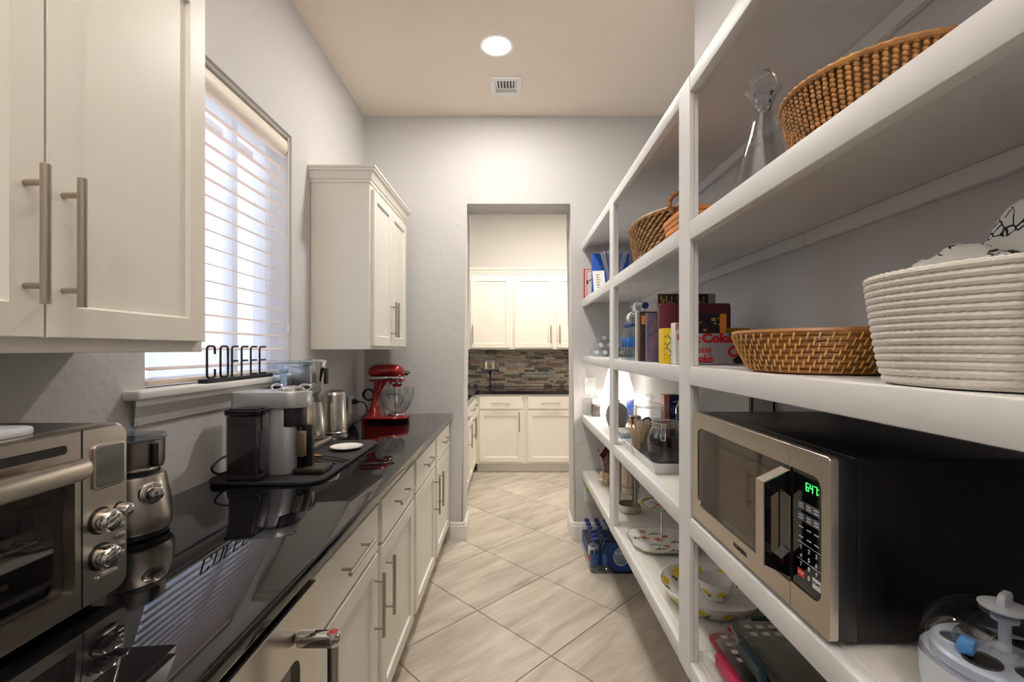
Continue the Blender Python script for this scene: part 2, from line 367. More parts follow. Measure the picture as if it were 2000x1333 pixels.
box(b, x0 + f, x1 - f, y1 - f - .045, y1 - f - .036, H - .008, H - .001)
fin('vent_frame', b, trim_m, v)
b = B(); box(b, x0 + .02, x1 - .02, y0 + .02, y1 - .02, H - .0012, H - .0004); fin('vent_backing', b, black_s, v)
for k in range(7):
    b = B(); x = x0 + f + .009 + k * .019; s = (k - 3) * .002
    rings(b, [[Vector((x - .0035, y, H - .008)), Vector((x + .0035, y, H - .008)), Vector((x + .0035 + s, y, H - .0014)), Vector((x - .0035 + s, y, H - .0014))] for y in (y0 + f, y1 - f - .045)]); fin('slat', b, trim_m, v)
for k in range(2):
    b = B(); y = y1 - f - .024 + k * .014; box(b, x0 + f, x1 - f, y, y + .005, H - .0075, H - .0014); fin('slat', b, trim_m, v)
# ---------------------------------------------------------------- cabinets
def FR(kind, a): # local (x along the run, y out of the front, z up) -> world
    if kind == 'left': return Matrix(((0, 1, 0, a), (1, 0, 0, 0), (0, 0, 1, 0), (0, 0, 0, 1)))
    return Matrix(((1, 0, 0, 0), (0, -1, 0, a), (0, 0, 1, 0), (0, 0, 0, 1)))
def front(t, F, name, x0, x1, z0, z1, hnd=None, fr=.052, th=.02, slabf=False, L=.214, hr=.006):
    b = B(); rec = .009
    if slabf: box(b, x0, x1, .0006, th, z0, z1, .002, 1)
    else:
        def rect(i, y): return [Vector((x0 + i, y, z0 + i)), Vector((x1 - i, y, z0 + i)), Vector((x1 - i, y, z1 - i)), Vector((x0 + i, y, z1 - i))]
        rings(b, [rect(0, .0006), rect(0, th - .0015), rect(.0015, th), rect(fr, th), rect(fr + .004, th - rec), ])
    b.transform(F); d = fin(name, b, cab_m, t, ang=.3)
    if hnd:
        hx, hz, vert = hnd; b = B(); s = th + .032; h = L / 2; p = h * .74
        if vert: cyl(b, (hx, s, hz - h), (hx, s, hz + h), hr); ps = [(hx, hz - p), (hx, hz + p)]
        else: cyl(b, (hx - h, s, hz), (hx + h, s, hz), hr); ps = [(hx - p, hz), (hx + p, hz)]
        for px, pz in ps: cyl(b, (px, th, pz), (px, s, pz), hr * .72, n=14)
        b.transform(F); fin('handle', b, nickel, d)
    return d
def crown(t, pts, outs, z, h=.08, o=.04):
    prof = [(0, 0), (.006, 0), (.006, .014), (.012, .018), (.016, .03), (.026, .052), (.034, .058), (.034, .066), (o, .07), (o, h), (0, h)]
    b = B(); rings(b, [[Vector((p[0] + n[0] * a, p[1] + n[1] * a, z + zz)) for a, zz in prof] for p, n in zip(pts, outs)]); fin('crown_moulding', b, cab_m, t, ang=.35)
F = FR('left', -.77)
t = thing('upper_cabinet', 'tall near white upper cabinet above the toaster oven, two doors with bar pulls', 'cabinet', (-.92, .75, 1.372))
b = B(); box(b, LX + .001, -.77, .34, 1.137, 1.372, 2.275, .0015, 1); fin('body', b, cab_m, t)
front(t, F, 'door', .36, .7365, 1.397, 2.235, (.7065, 1.555, True), hr=.0068)
front(t, F, 'door', .7405, 1.12, 1.397, 2.235, (.7665, 1.555, True), hr=.0068)
crown(t, [(LX + .001, .34), (-.77, .34), (-.77, 1.137), (LX + .001, 1.137)], [(0, -1), (1, -1), (1, 1), (0, 1)], 2.262)
F = FR('left', -.767)
t = thing('upper_cabinet', 'white upper cabinet with crown moulding in the corner above the red mixer', 'cabinet', (-.92, 2.83, 1.378))
b = B(); box(b, LX + .001, -.767, 2.448, 3.215, 1.378, 2.275, .0015, 1); fin('body', b, cab_m, t)
b = B(); box(b, LX + .004, LX + .022, 2.4455, 2.448, 1.38, 2.262); box(b, -.792, -.769, 2.4455, 2.448, 1.38, 2.262); fin('side_stile', b, cab_m, t)
front(t, F, 'door', 2.466, 2.822, 1.397, 2.235, (2.795, 1.557, True)); front(t, F, 'door', 2.828, 3.195, 1.397, 2.235, (2.856, 1.557, True))
crown(t, [(LX + .001, 2.448), (-.767, 2.448), (-.767, 3.215), (LX + .001, 3.215)], [(0, -1), (1, -1), (1, 1), (0, 1)], 2.265)
# base run under the black worktop
F = FR('left', -.485)
def base(label, y0, y1, fr):
    t = thing('base_cabinet', label, 'cabinet', (-.78, (y0 + y1) / 2, 0))
    b = B(); box(b, LX + .001, -.485, y0 + .0005, y1 - .0005, .10, .876, .001, 1); fin('body', b, cab_m, t)
    b = B(); box(b, LX + .02, -.555, y0 + .0005, y1 - .0005, .001, .10); fin('toe_kick', b, cab_m, t)
    for a, c, side in fr:
        front(t, F, 'drawer', a, c, .694, .846, ((a + c) / 2, .783, False), slabf=True)
        front(t, F, 'door', a, c, .118, .682, (c - .04 if side > 0 else a + .04, .527, True), fr=.055)
base('white base cabinet next to the stainless fridge, under the coffee machines', 1.045, 2.168, ((1.075, 1.575, 1), (1.628, 2.140, -1)))
base('white base cabinet at the far end of the black worktop, under the red mixer', 2.168, 3.332, ((2.195, 2.722, 1), (2.778, 3.302, -1)))
t = thing('worktop', 'long polished black granite worktop along the left wall', 'countertop', (-.76, 1.5, .877))
b = B(); box(b, LX + .0005, -.4445, -.3, BY - .0005, .877, .915, .003, 2); fin('slab', b, granite, t)
t = thing('base_cabinet', 'white base cabinet beside the camera, under the toaster oven', 'cabinet', (-.78, .1, 0))
b = B(); box(b, LX + .001, -.485, -.3, .43, .10, .876); fin('body', b, cab_m, t); front(t, F, 'door', -.28, .41, .118, .846, (.36, .527, True))
# undercounter fridge
t = thing('undercounter_fridge', 'stainless undercounter fridge with glass door and tubular handle', 'fridge', (-.78, .74, 0))
b = B(); box(b, LX + .02, -.505, .445, 1.038, .02, .868, .004); fin('body', b, black_s, t)
b = B(); y0, y1, z0, z1 = .447, 1.036, .10, .862
outr = rrect(y0, y1, z0, z1, .006); inr = rrect(.53, .948, .18, .752, .03)
P0 = [Vector((-.503, p[0], p[1])) for p in outr]; P1 = [Vector((-.442, p[0], p[1])) for p in outr]; P2 = [Vector((-.44, p[0] + (.002 if p[0] < .7 else -.002), p[1] + (.002 if p[1] < .5 else -.002))) for p in outr]
P3 = [Vector((-.44, p[0], p[1])) for p in inr]; P4 = [Vector((-.452, p[0], p[1])) for p in inr]
rings(b, [P0, P1, P2, P3, P4], cap1=False); d = fin('door', b, steel, t, ang=.4)
b = B(); slab(b, inr, -.458, -.450); xf(b.verts, YZ); fin('glass_panel', b, black_g, d)
b = B(); cyl(b, (-.364, .928, .16), (-.364, .928, .786), .0115, n=24); h = fin('handle', b, steel, d)
for zz in (.783, .15):
    b = B(); slab(b, rrect(-.439, -.350, .914, .942, .0135), zz, zz + .024, .003); fin('handle_bracket', b, chrome, d)
b = B(); cyl(b, (-.364, .928, .807), (-.364, .928, .8095), .0105, n=24); fin('medallion', b, red_paint, d, label='round red medallion on the handle end')
b = B(); torus(b, (-.364, .928, .8085), .0105, .0014); fin('medallion_ring', b, chrome, d)
# far room
F = FR('far', 5.15)
def farbase(label, x0, x1, fr):
    t = thing('base_cabinet', label, 'cabinet', ((x0 + x1) / 2, 5.45, 0))
    b = B(); box(b, x0, x1, 5.15, FY - .001, .10, .876); fin('body', b, cab_m, t)
    b = B(); box(b, x0, x1, 5.215, FY - .01, .001, .10); fin('toe_kick', b, cab_m, t)
    for a, c, side in fr:
        front(t, F, 'drawer', a, c, .716, .846, ((a + c) / 2, .785, False), slabf=True)
        front(t, F, 'door', a, c, .125, .69, (c - .035 if side > 0 else a + .035, .575, True))
farbase('cream base cabinet with one drawer below the cake stand beyond the doorway', -.418, .115, ((-.385, .092, 1),))
farbase('cream base cabinet with a wide drawer at the right of the doorway view', .116, .70, ((.152, .66, 1),))
farbase('cream base cabinet past the right jamb of the doorway', .701, 1.69, ((.72, 1.18, -1), (1.21, 1.66, 1)))
F = FR('left', -.44)
t = thing('base_cabinet', 'cream base cabinet along the left side beyond the doorway', 'cabinet', (-.76, 4.4, 0))
b = B(); box(b, LX + .001, -.44, BY2 + .002, 5.149, .10, .876); box(b, LX + .001, -.419, 5.15, FY - .002, .10, .876); fin('body', b, cab_m, t)
b = B(); box(b, LX + .02, -.51, BY2 + .002, 5.149, .001, .10); fin('toe_kick', b, cab_m, t)
for a, c, s in ((3.64, 4.30, 1), (4.36, 4.70, 1), (4.73, 5.06, -1)):
    front(t, F, 'drawer', a, c, .716, .846, ((a + c) / 2, .785, False), slabf=True, L=.16); front(t, F, 'door', a, c, .125, .69, (c - .035 if s > 0 else a + .035, .575, True))
t = thing('worktop', 'black worktop in an L along the far room cabinets', 'countertop', (0, 5.4, .877))
b = B(); box(b, LX + .001, -.415, BY2 + .002, 5.125, .877, .915, .003, 1); box(b, LX + .001, 1.69, 5.125, FY - .0155, .877, .915, .003, 1); fin('slab', b, granite, t)
F = FR('far', 5.46)
def farup(label, x0, x1, fr):
    t = thing('upper_cabinet', label, 'cabinet', ((x0 + x1) / 2, 5.6, 1.378))
    b = B(); box(b, x0, x1, 5.46, FY - .014, 1.378, 2.275); fin('body', b, cab_m, t)
    for a, c, side in fr: front(t, F, 'door', a, c, 1.397, 2.235, (c - .03 if side > 0 else a + .03, 1.557, True), fr=.05)
    crown(t, [(x0, 5.46), (x1, 5.46)], [(0, -1), (0, -1)], 2.262)
farup('cream upper cabinet left of three above the mosaic backsplash', LX + .001, -.02, ((-1.0, -.55, 1), (-.515, -.047, -1)))
farup('cream upper cabinet right above the mosaic backsplash, with paired pulls', -.019, .99, ((.006, .462, 1), (.506, .97, -1)))
# mosaic backsplash, piece by piece
MOS = [mat('mosaic_' + n, rgb(*c), r, vary=(30, .5, rgb(*c2))) for n, c, c2, r in (
    ('tan_stone', (206, 190, 172), (170, 150, 134), .5), ('grey_glass', (176, 178, 176), (210, 212, 210), .12), ('brown_stone', (150, 130, 116), (112, 96, 86), .5),
    ('taupe', (182, 168, 158), (146, 132, 124), .4), ('dark_slate', (110, 106, 104), (80, 78, 78), .3), ('cream_stone', (224, 212, 196), (196, 180, 160), .5), ('rust_stone', (200, 160, 134), (160, 122, 100), .5), ('silver', (206, 204, 200), (160, 158, 156), .15))]
bs = []; base_meshes = {}
b = B(); box(b, LX + .01, 1.6, FY - .006, FY - .0005, .916, 1.378); backing = fin('backsplash_grout', b, mat('grey_grout', rgb(120, 112, 104), .9), wall_far)
z = .917
while z < 1.372:
    h = random.choice((.016, .022, .030)); h = min(h, 1.377 - z); x = -.60 - random.random() * .06
    while x < .72:
        w = random.choice((.03, .05, .07, .10, .14, .18)); k = random.choices(range(8), (5, 3, 4, 4, 3, 3, 1.6, 2))[0]
        key = (w, h, k)
        if key not in base_meshes:
            bb = B(); box(bb, .0015, w - .0015, -.012, -.004, .0012, h - .0012, .001, 1); base_meshes[key] = fin('mosaic_tile', bb, MOS[k], wall_far); o = base_meshes[key]
        else: o = base_meshes[key].copy(); C.objects.link(o)
        o.location = (x, FY + random.uniform(-.003, .0), z); bs.append(o); x += w
    z += h
# cake stand with candles on the far worktop
t = thing('cake_stand', 'black pedestal cake stand on the far worktop', 'cake stand', (-.285, 5.5, .915))
b = B(); lathe(b, [(.062, 0), (.06, .006), (.03, .016), (.011, .03), (.009, .10), (.010, .17), (.022, .195), (.06, .205), (.112, .208), (.114, .222), (.104, .224), (.0, .220)], (-.285, 5.5, .915)); fin('pedestal', b, mat('dark_blue_glaze', rgb(20, 24, 44), .12, coat=.5), t)
t = thing('glass_bowl', 'clear glass bowl standing on the black cake stand', 'bowl', (-.29, 5.5, 1.138))
b = B(); lathe(b, [(.05, 0), (.07, .004), (.078, .05), (.074, .12), (.071, .12), (.074, .05), (.066, .008), (0, .007)], (-.29, 5.5, 1.138)); fin('bowl_wall', b, glass, t)
for dx, h in ((-.045, .085), (.042, .07)):
    b = B(); lathe(b, [(.012, 0), (.012, h), (.004, h), (.0, h - .002)], (-.29 + dx, 5.49, 1.147), n=14)
    solo('candle', 'pale yellow candle, %s in the glass bowl on the cake stand' % ('left' if dx < 0 else 'right'), 'candle', b, mat('yellow_wax', rgb(236, 214, 140), .5), (-.29 + dx, 5.49, 1.147), 'candles in the glass bowl')
# switch and outlet plates
def plate(name, label, cat, c, n, kind):
    """wall plate at c; n = 'x' or '-y' direction it faces"""
    t = thing(name, label, cat, c); b = B(); Mx = Matrix.Translation(c) @ (Matrix(((0, 0, 1, 0), (1, 0, 0, 0), (0, 1, 0, 0), (0, 0, 0, 1))) if n == 'x' else Matrix(((1, 0, 0, 0), (0, 0, -1, 0), (0, 1, 0, 0), (0, 0, 0, 1))))
    slab(b, rrect(-.04, .04, -.06, .06, .006), .0005, .006, .002); b.transform(Mx); fin('cover_plate', b, white_p, t)
    if kind == 'switch':
        b = B(); rings(b, [[Vector((x, y, z)) for x, y, z in ((-.018, -.034, .006), (.018, -.034, .006), (.018, .034, .006), (-.018, .034, .006))], [Vector((x, y, z)) for x, y, z in ((-.017, -.033, .0075), (.017, -.033, .0075), (.017, .033, .011), (-.017, .033, .011))]]); b.transform(Mx); fin('rocker', b, white_c, t)
    else:
        for yy in (-.021, .021):
            b = B(); slab(b, rrect(-.017, .017, yy - .015, yy + .015, .008), .006, .0078); b.transform(Mx); s = fin('socket', b, white_c, t)
            b = B(); box(b, -.008, -.006, yy - .004, yy + .005, .0076, .0082); box(b, .006, .008, yy - .004, yy + .005, .0076, .0082); b.transform(Mx); fin('slot', b, black_p, s)
    return t
plate('light_switch', 'white rocker light switch on the wall right of the doorway', 'light switch', (.548, BY, 1.113), '-y', 'switch')
plate('wall_outlet', 'white outlet low on the wall under the shelves, right of doorway', 'outlet', (.545, BY, .335), '-y', 'outlet')
plate('wall_outlet', 'white outlet on left wall behind the kettle with black plug', 'outlet', (LX, 3.06, 1.01), 'x', 'outlet')
b = B(); box(b, .515, .575, BY - .05, BY - .0095, .36, .405, .008); solo('night_light', 'small green plug-in device in the low outlet', 'night light', b, mat('green_plastic', rgb(140, 220, 110), .4), (.545, BY - .03, .36))
# ---------------------------------------------------------------- shelving
SX = .493
su = thing('shelving_unit', 'white open shelving with five long shelves built along the right wall', 'shelf', (.68, 1.6, 0))
ZS = {'top': (2.15, .047), 's2': (1.7375, .052), 's3': (1.328, .050), 's4': (.903, .050), 's5': (.499, .050)}
POSTS = [(.292, .378), (1.2936, 1.378), (2.2895, 2.3766)]
bays = [(-.35, .292), (.378, 1.2936), (1.378, 2.2895), (2.3766, BY - .0005)]
spans = [(-.35, .335), (.335, 1.336), (1.336, 2.333), (2.333, BY - .0005)]
for kz, (z, th) in ZS.items():
    for (a, c), (sa, scn) in zip(bays, spans):
        b = B(); box(b, SX + .0265, RX - .001, sa + .0004, scn - .0004, z - .020, z, .001, 1); fin('shelf_board', b, shelf_m, su)
        b = B(); box(b, SX, SX + .026, a + .0006, c - .0006, z - th, z + .0015, .003, 2); fin('shelf_edge', b, shelf_m, su)
        b = B(); box(b, RX - .019, RX - .001, sa + .001, scn - .001, z - .020 - .038, z - .0205, .001, 1); fin('cleat', b, shelf_m, su)
for a, c in POSTS:
    b = B(); box(b, SX - .0005, SX + .0135, a, c, .4485, 2.1515, .002, 1); p = fin('post', b, shelf_m, su)
    b = B(); box(b, SX + .0137, SX + .027, a + .003, c - .003, .4485, 2.10, .002, 1); fin('post_backing', b, shelf_m, su)
for kz in ('s4', 's5'):
    z = ZS[kz][0]
    for sa, scn in spans[1:]:
        n = int((RX - SX - .045) / .006); x = SX + .032; b = B(); pr = []
        for k in range(n): pr += [(x + k * .006, .0012), (x + k * .006 + .002, .0026), (x + k * .006 + .004, .0026)]
        pr = [(x, .0003)] + pr + [(pr[-1][0], .0003)]
        rings(b, [[Vector((q[0], y, z + q[1])) for q in pr] for y in (sa + .002, scn - .002)]); fin('shelf_liner', b, liner_m, su, ang=.2)
# ---------------------------------------------------------------- things on the black worktop
CT = .9155
# toaster oven
t = thing('toaster_oven', 'stainless toaster oven with glass door and round knobs on black worktop', 'toaster oven', (-.9, .64, CT))
XF = -.73; oy0, oy1, oz0, oz1 = .395, .872, .935, 1.243
b = B(); Pt = rrect(oy0, oy1, oz0, oz1, .022)
ri = lambda X, d=0: [Vector((X, p[0] + (d if p[0] < .64 else -d), p[1] + (d if p[1] < 1.09 else -d))) for p in Pt]
hole = rrect(.425, .766, .972, 1.168, .008)
hr = lambda X: [Vector((X, p[0], p[1])) for p in hole]
rings(b, [ri(-.765, -.0005), ri(-.738), ri(XF, .004), hr(XF), hr(-.752)], cap0=False, cap1=False); fin('front_panel', b, steel_w, t, ang=.5)
oven_body = mat('dark_grey_steel', rgb(74, 70, 68), .32, .8)
Vx = lambda X, P: [Vector((X, p[0], p[1])) for p in P]
po = rrect(oy0 + .004, oy1 - .004, oz0 + .002, oz1 - .001, .014); pi_ = rrect(.426, .765, .973, 1.167, .012)
b = B(); rings(b, [Vx(-1.062, po), Vx(-.7655, po), Vx(-.7655, pi_), Vx(-1.03, pi_)]); fin('oven_body', b, oven_body, t)
b = B(); rings(b, [Vx(-.7654, pi_), Vx(-.752, pi_), Vx(-.752, rrect(.4262, .7648, .9732, 1.1668, .012)), Vx(-.7654, rrect(.4262, .7648, .9732, 1.1668, .012))], closed=True); fin('door_gasket', b, dark_in, t)
b = B(); tube(b, [(-.79, .43, 1.06), (-.79, .762, 1.06)], .0025, 8); tube(b, [(-1.0, .43, 1.06), (-1.0, .762, 1.06)], .0025, 8)
for k in range(16): y = .436 + k * .0214; tube(b, [(-.785, y, 1.06), (-1.005, y, 1.06)], .0016, 6)
fin('rack', b, nickel, t)
b = B(); rings(b, [[Vector((x, y, z)) for x, y in rrect(-.99 - e_, -.80 + e_, .445 - e_, .745 + e_, .02)] for e_, z in ((0, 1.0635), (.008, 1.082), (.010, 1.082), (.003, 1.066))], cap1=True); fin('baking_pan', b, steel, t)
for zz in (1.155, .985):
    for k in range(2): b = B(); cyl(b, (-.84 - .1 * k, .43, zz), (-.84 - .1 * k, .762, zz), .005, n=12); fin('heating_element', b, mat('quartz_element', rgb(150, 140, 130), .4, .5), t)
b = B(); slab(b, rrect(.4255, .7655, .9725, 1.1675, .008), -.751, -.748); xf(b.verts, YZ); fin('door_glass', b, thin_glass('smoked_oven_glass', (.84, .82, .80, 1), 1.6), t)
b = B(); slab(b, rrect(.41, .757, 1.167, 1.202, .016), -.705, -.688, .005); xf(b.verts, YZ); hd = fin('door_handle', b, steel_w, t)
b = B()
for y in (.45, .72): cyl(b, (-.731, y, 1.185), (-.700, y, 1.185), .008)
fin('handle_post', b, steel_w, hd)
b = B(); slab(b, rrect(.40, .752, 1.2075, 1.222, .006), -.7302, -.7290); xf(b.verts, YZ); fin('vent_slot', b, black_s, t)
b = B(); box(b, -.7306, -.7292, .7775, .7795, .937, 1.241); fin('door_seam', b, black_s, t)
b = B(); slab(b, rrect(.7965, .862, 1.131, 1.211, .009), -.7303, -.726, .0015); xf(b.verts, YZ); fin('screen_frame', b, steel_w, t)
b = B(); slab(b, rrect(.801, .858, 1.136, 1.206, .005), -.7275, -.7256); xf(b.verts, YZ); fin('screen', b, mat('grey_lcd', rgb(86, 90, 86), .15, coat=.4, vary=(60, .6, rgb(62, 64, 62)), stretch=(1, .1, 1)), t)
for y, z, r_, p in ((.813, 1.076, .0205, .026), (.813, 1.0126, .0205, .026), (.852, 1.083, .0115, .022)):
    b = B(); cyl(b, (XF, y, z), (XF + .0015, y, z), r_ * 1.15, n=28); k = fin('knob_ring', b, black_p, t)
    b = B(); vs = lathe(b, [(r_, 0), (r_, p * .6), (r_ * .96, p * .8), (r_ * .82, p * .94), (r_ * .6, p), (0, p)], n=32); xf(vs, Matrix.Translation((XF + .0012, y, z)) @ AX['x']); fin('knob', b, chrome, t)
btn = mat('button_silver', rgb(176, 172, 166), .3, .9)
for z in (1.053, 1.0352, 1.0175, .9996):
    b = B(); slab(b, rrect(.842, .862, z - .0055, z + .0055, .0054), XF - .001, XF + .004, .0014); xf(b.verts, YZ); fin('button', b, btn, t)
b = B(); slab(b, rrect(.803, .845, .968, .982, .0068), XF - .001, XF + .0045, .0014); xf(b.verts, YZ); fin('button', b, btn, t)
for y in (.44, .83):
    for x in (-1.03, -.78):
        b = B(); cyl(b, (x, y, CT), (x, y, .938), .014, n=14); fin('foot', b, black_p, t)
b = B(); slab(b, rrect(-.98, -.757, .46, .738, .02), 1.2432, 1.257, .004); solo('cutting_board', 'pale grey board lying flat on top of the toaster oven', 'board', b, mat('pale_grey_plastic', rgb(196, 200, 208), .35), (-.87, .6, 1.2432))
# milk frother
fx, fy = -.952, 1.15
t = thing('milk_frother', 'brushed steel milk frother with round dial beside the toaster oven', 'milk frother', (fx, fy, CT))
b = B(); lathe(b, [(.070, 0), (.074, .004), (.074, .018), (0, .018)], (fx, fy, CT)); fin('foot_ring', b, black_p, t)
b = B(); lathe(b, [(.079, .018), (.081, .024), (.081, .05), (.0785, .085), (.0715, .125), (.0685, .146), (.066, .152), (.060, .154), (0, .154)], (fx, fy, CT), n=48); fin('base', b, steel_w, t, ang=.7)
b = B(); lathe(b, [(.056, .154), (.056, .166), (0, .166)], (fx, fy, CT)); fin('collar', b, black_p, t)
b = B(); lathe(b, [(.056, .164), (.062, .168), (.065, .178), (.066, .235), (.067, .238), (.064, .238), (.063, .18), (0, .172)], (fx, fy, CT), n=48); fin('jug', b, steel_w, t, ang=.7)
b = B(); slab(b, rrect(-.008, .008, -.004, .010, .003), .176, .232, .002); xf(b.verts, Matrix.Translation((fx, fy, CT)) @ Matrix.Rotation(-.25, 4, 'Z') @ Matrix.Translation((.072, 0, 0)) @ Matrix.Rotation(PI / 2, 4, 'Z')); fin('jug_grip', b, black_p, t)
b = B(); lathe(b, [(.064, .239), (.069, .240), (.070, .245), (.066, .249), (.02, .252), (0, .252)], (fx, fy, CT), n=40); fin('lid', b, glass_b, t)
b = B(); lathe(b, [(.006, .252), (.005, .262), (.009, .268), (.010, .276), (.006, .283), (0, .284)], (fx, fy, CT), n=18); fin('lid_knob', b, glass_b, t)
dv = Vector((.93, -.37, .05)).normalized(); c0 = Vector((fx, fy, CT + .108)) + dv * .073
R = dv.to_track_quat('Z', 'Y').to_matrix().to_4x4()
b = B(); xf(lathe(b, [(.027, -.004), (.027, .003), (.022, .006), (.018, .007), (0, .007)], n=32), Matrix.Translation(c0) @ R); fin('dial_ring', b, chrome, t)
b = B(); xf(lathe(b, [(.016, .004), (.016, .020), (.0145, .026), (.011, .028), (0, .028)], n=28), Matrix.Translation(c0) @ R); fin('dial', b, chrome, t)
# drying mat
mesh_mat = mat('black_woven_mat', rgb(22, 22, 24), .8, bump=(260, .6, .002))
b = B(); slab(b, rrect(-1.066, -.664, 1.562, 2.30, .07, 8), CT, CT + .0115, .004); solo('drying_mat', 'black drying mat with rounded corners under the coffee machines', 'mat', b, mesh_mat, (-.86, 1.93, CT))
MT = CT + .012
# capsule machine facing the aisle
cx, cy = -.824, 1.71
t = thing('capsule_coffee_machine', 'silver capsule coffee machine with dark water tank on the drying mat', 'coffee maker', (-.9, 1.7, MT))
def stad(x0, cx, cy, r, n=14): return [(cx + r * math.cos(a), cy + r * math.sin(a)) for a in [-PI / 2 + PI * k / n for k in range(n + 1)]] + [(x0 + .02, cy + r), (x0, cy + r - .02), (x0, cy - r + .02), (x0 + .02, cy - r)]
b = B(); slab(b, stad(-1.02, cx, cy, .070), 1.166, 1.2255, .004); fin('head', b, silver_p, t)
b = B(); slab(b, stad(-1.02, -.845, cy, .058), MT, 1.166, .002); fin('body', b, silver_p, t)
b = B(); slab(b, stad(-.84, cx - .004, cy, .055), 1.098, 1.1655, .003); fin('spout_housing', b, black_p, t)
b = B(); box(b, -.79, -.772, 1.672, 1.748, MT, 1.10, .006); fin('front_spine', b, black_g, t)
b = B(); slab(b, rrect(-.787, -.757, 1.66, 1.69, .009), .99, 1.082, .004); fin('capsule_container', b, mat('bronze_plastic', rgb(118, 104, 82), .35, .6), t)
b = B(); box(b, -.79, -.745, 1.70, 1.722, MT, 1.10, .004); fin('cup_rail', b, black_p, t)
cs = fin('cup_stand', (lambda q: (slab(q, rrect(-.80, -.688, 1.652, 1.758, .012), MT, MT + .018, .004), q)[1])(B()), black_p, t)
b = B()
for k in range(9): x = -.792 + k * .012; box(b, x, x + .003, 1.66, 1.75, MT + .0182, MT + .0205)
for k in range(8): y = 1.662 + k * .012; box(b, -.794, -.694, y, y + .003, MT + .0182, MT + .020)
fin('drip_grid', b, nickel, cs)
b = B(); lathe(b, [(.045, 0), (.043, .010), (.03, .017), (0, .019)], (cx, cy, 1.2255), n=32); fin('lid_dome', b, chrome, t)
for s in (-1, 1):
    b = B(); c = Vector((cx + s * .052, cy - .004, 1.235)); tube(b, smooth_path([c + Vector(q) for q in ((-.022 * s, 0, 0), (-.012 * s, 0, .012), (.012 * s, 0, .012), (.022 * s, 0, .002), (.012 * s, 0, -.008), (-.012 * s, 0, -.008), (-.022 * s, 0, 0))], 4), .0042, 8); fin('lever', b, chrome, t)
b = B(); lv = [(-.987, -.870, 1.567, 1.640)]; slab(b, rrect(-.986, -.870, 1.567, 1.642, .012), MT + .022, 1.152, .003); tk = fin('water_tank', b, smoke, t, label='smoky clear water tank')
b = B(); slab(b, rrect(-.987, -.869, 1.566, 1.643, .012), MT, MT + .022, .002); fin('tank_base', b, black_p, t)
b = B(); slab(b, rrect(-.9825, -.8735, 1.5705, 1.6385, .010), MT + .023, 1.148, .002); fin('tank_lining', b, mat('tinted_water', rgb(58, 54, 58), .2, coat=.5), tk)
b = B(); slab(b, rrect(-.989, -.867, 1.564, 1.644, .012), 1.152, 1.170, .003); box(b, -.975, -.88, 1.575, 1.632, 1.170, 1.174, .001); fin('tank_lid', b, black_g, t)
b = B(); tube(b, smooth_path([(-.99, 1.66, 1.0), (-1.03, 1.63, .995), (-1.05, 1.6, .965), (-1.04, 1.62, .94), (-1.045, 1.70, .933), (-1.06, 1.8, .931)]), .004, 8); fin('power_cord', b, black_p, t)
# drip coffee maker
t = thing('drip_coffee_maker', 'tall drip coffee maker with clear water tank and thermal carafe', 'coffee maker', (-.97, 2.12, MT))
b = B(); slab(b, rrect(-1.055, -.884, 1.985, 2.262, .02), MT, MT + .026, .005); fin('base', b, steel_w, t)
b = B(); cyl(b, (-.885, 2.02, MT + .016), (-.872, 2.02, MT + .016), .010, n=20); fin('switch_knob', b, chrome, t)
b = B(); box(b, -1.055, -.90, 1.99, 2.085, MT + .026, 1.175, .01); fin('tower', b, steel_w, t)
b = B(); o_ = rrect(-1.068, -.880, 1.965, 2.115, .03); slab(b, o_, 1.172, 1.318, .003); tk = fin('water_tank', b, glass_b, t)
b = B(); slab(b, rrect(-1.064, -.884, 1.969, 2.111, .028), 1.174, 1.222, .002); fin('water', b, mat('dark_water', rgb(70, 66, 70), .08, trans=.4), tk)
b = B(); cyl(b, (-1.0, 2.0, 1.176), (-1.0, 2.0, 1.275), .013); sph(b, (-1.0, 2.0, 1.29), .02); fin('filter', b, mat('pale_blue_plastic', rgb(196, 212, 232), .3), tk)
b = B(); slab(b, rrect(-1.070, -.878, 1.963, 2.117, .03), 1.318, 1.330, .004); fin('tank_lid', b, glass_b, t)
b = B(); box(b, -1.02, -.93, 2.11, 2.16, 1.20, 1.30, .006); fin('bridge', b, steel_w, t)
b = B(); lathe(b, [(.028, 0), (.034, .008), (.040, .03), (.052, .09), (.061, .135), (.063, .15), (.0, .15)], (-.957, 2.195, 1.162), n=40); fin('brew_basket', b, steel, t)
b = B(); lathe(b, [(.065, 0), (.066, .008), (.05, .018), (0, .020)], (-.957, 2.195, 1.312), n=40); fin('basket_lid', b, chrome, t)
b = B(); box(b, -.896, -.880, 2.165, 2.19, 1.215, 1.29, .005); fin('basket_handle', b, black_p, t)
b = B(); lathe(b, [(.046, 0), (.053, .004), (.055, .02), (.055, .06), (.050, .11), (.040, .155), (.0365, .175), (0, .175)], (-.955, 2.195, MT + .027), n=40); ca = fin('carafe', b, steel, t)
b = B(); lathe(b, [(.037, .174), (.040, .180), (.038, .205), (.03, .212), (0, .212)], (-.955, 2.195, MT + .027), n=32); fin('carafe_lid', b, mat('grey_plastic', rgb(120, 116, 110), .4, .3), ca)
b = B(); tube(b, smooth_path([(-.99, 2.23, 1.10), (-1.02, 2.25, 1.09), (-1.03, 2.255, 1.03), (-.995, 2.235, .98)]), .008, 10); fin('carafe_handle', b, black_p, ca)
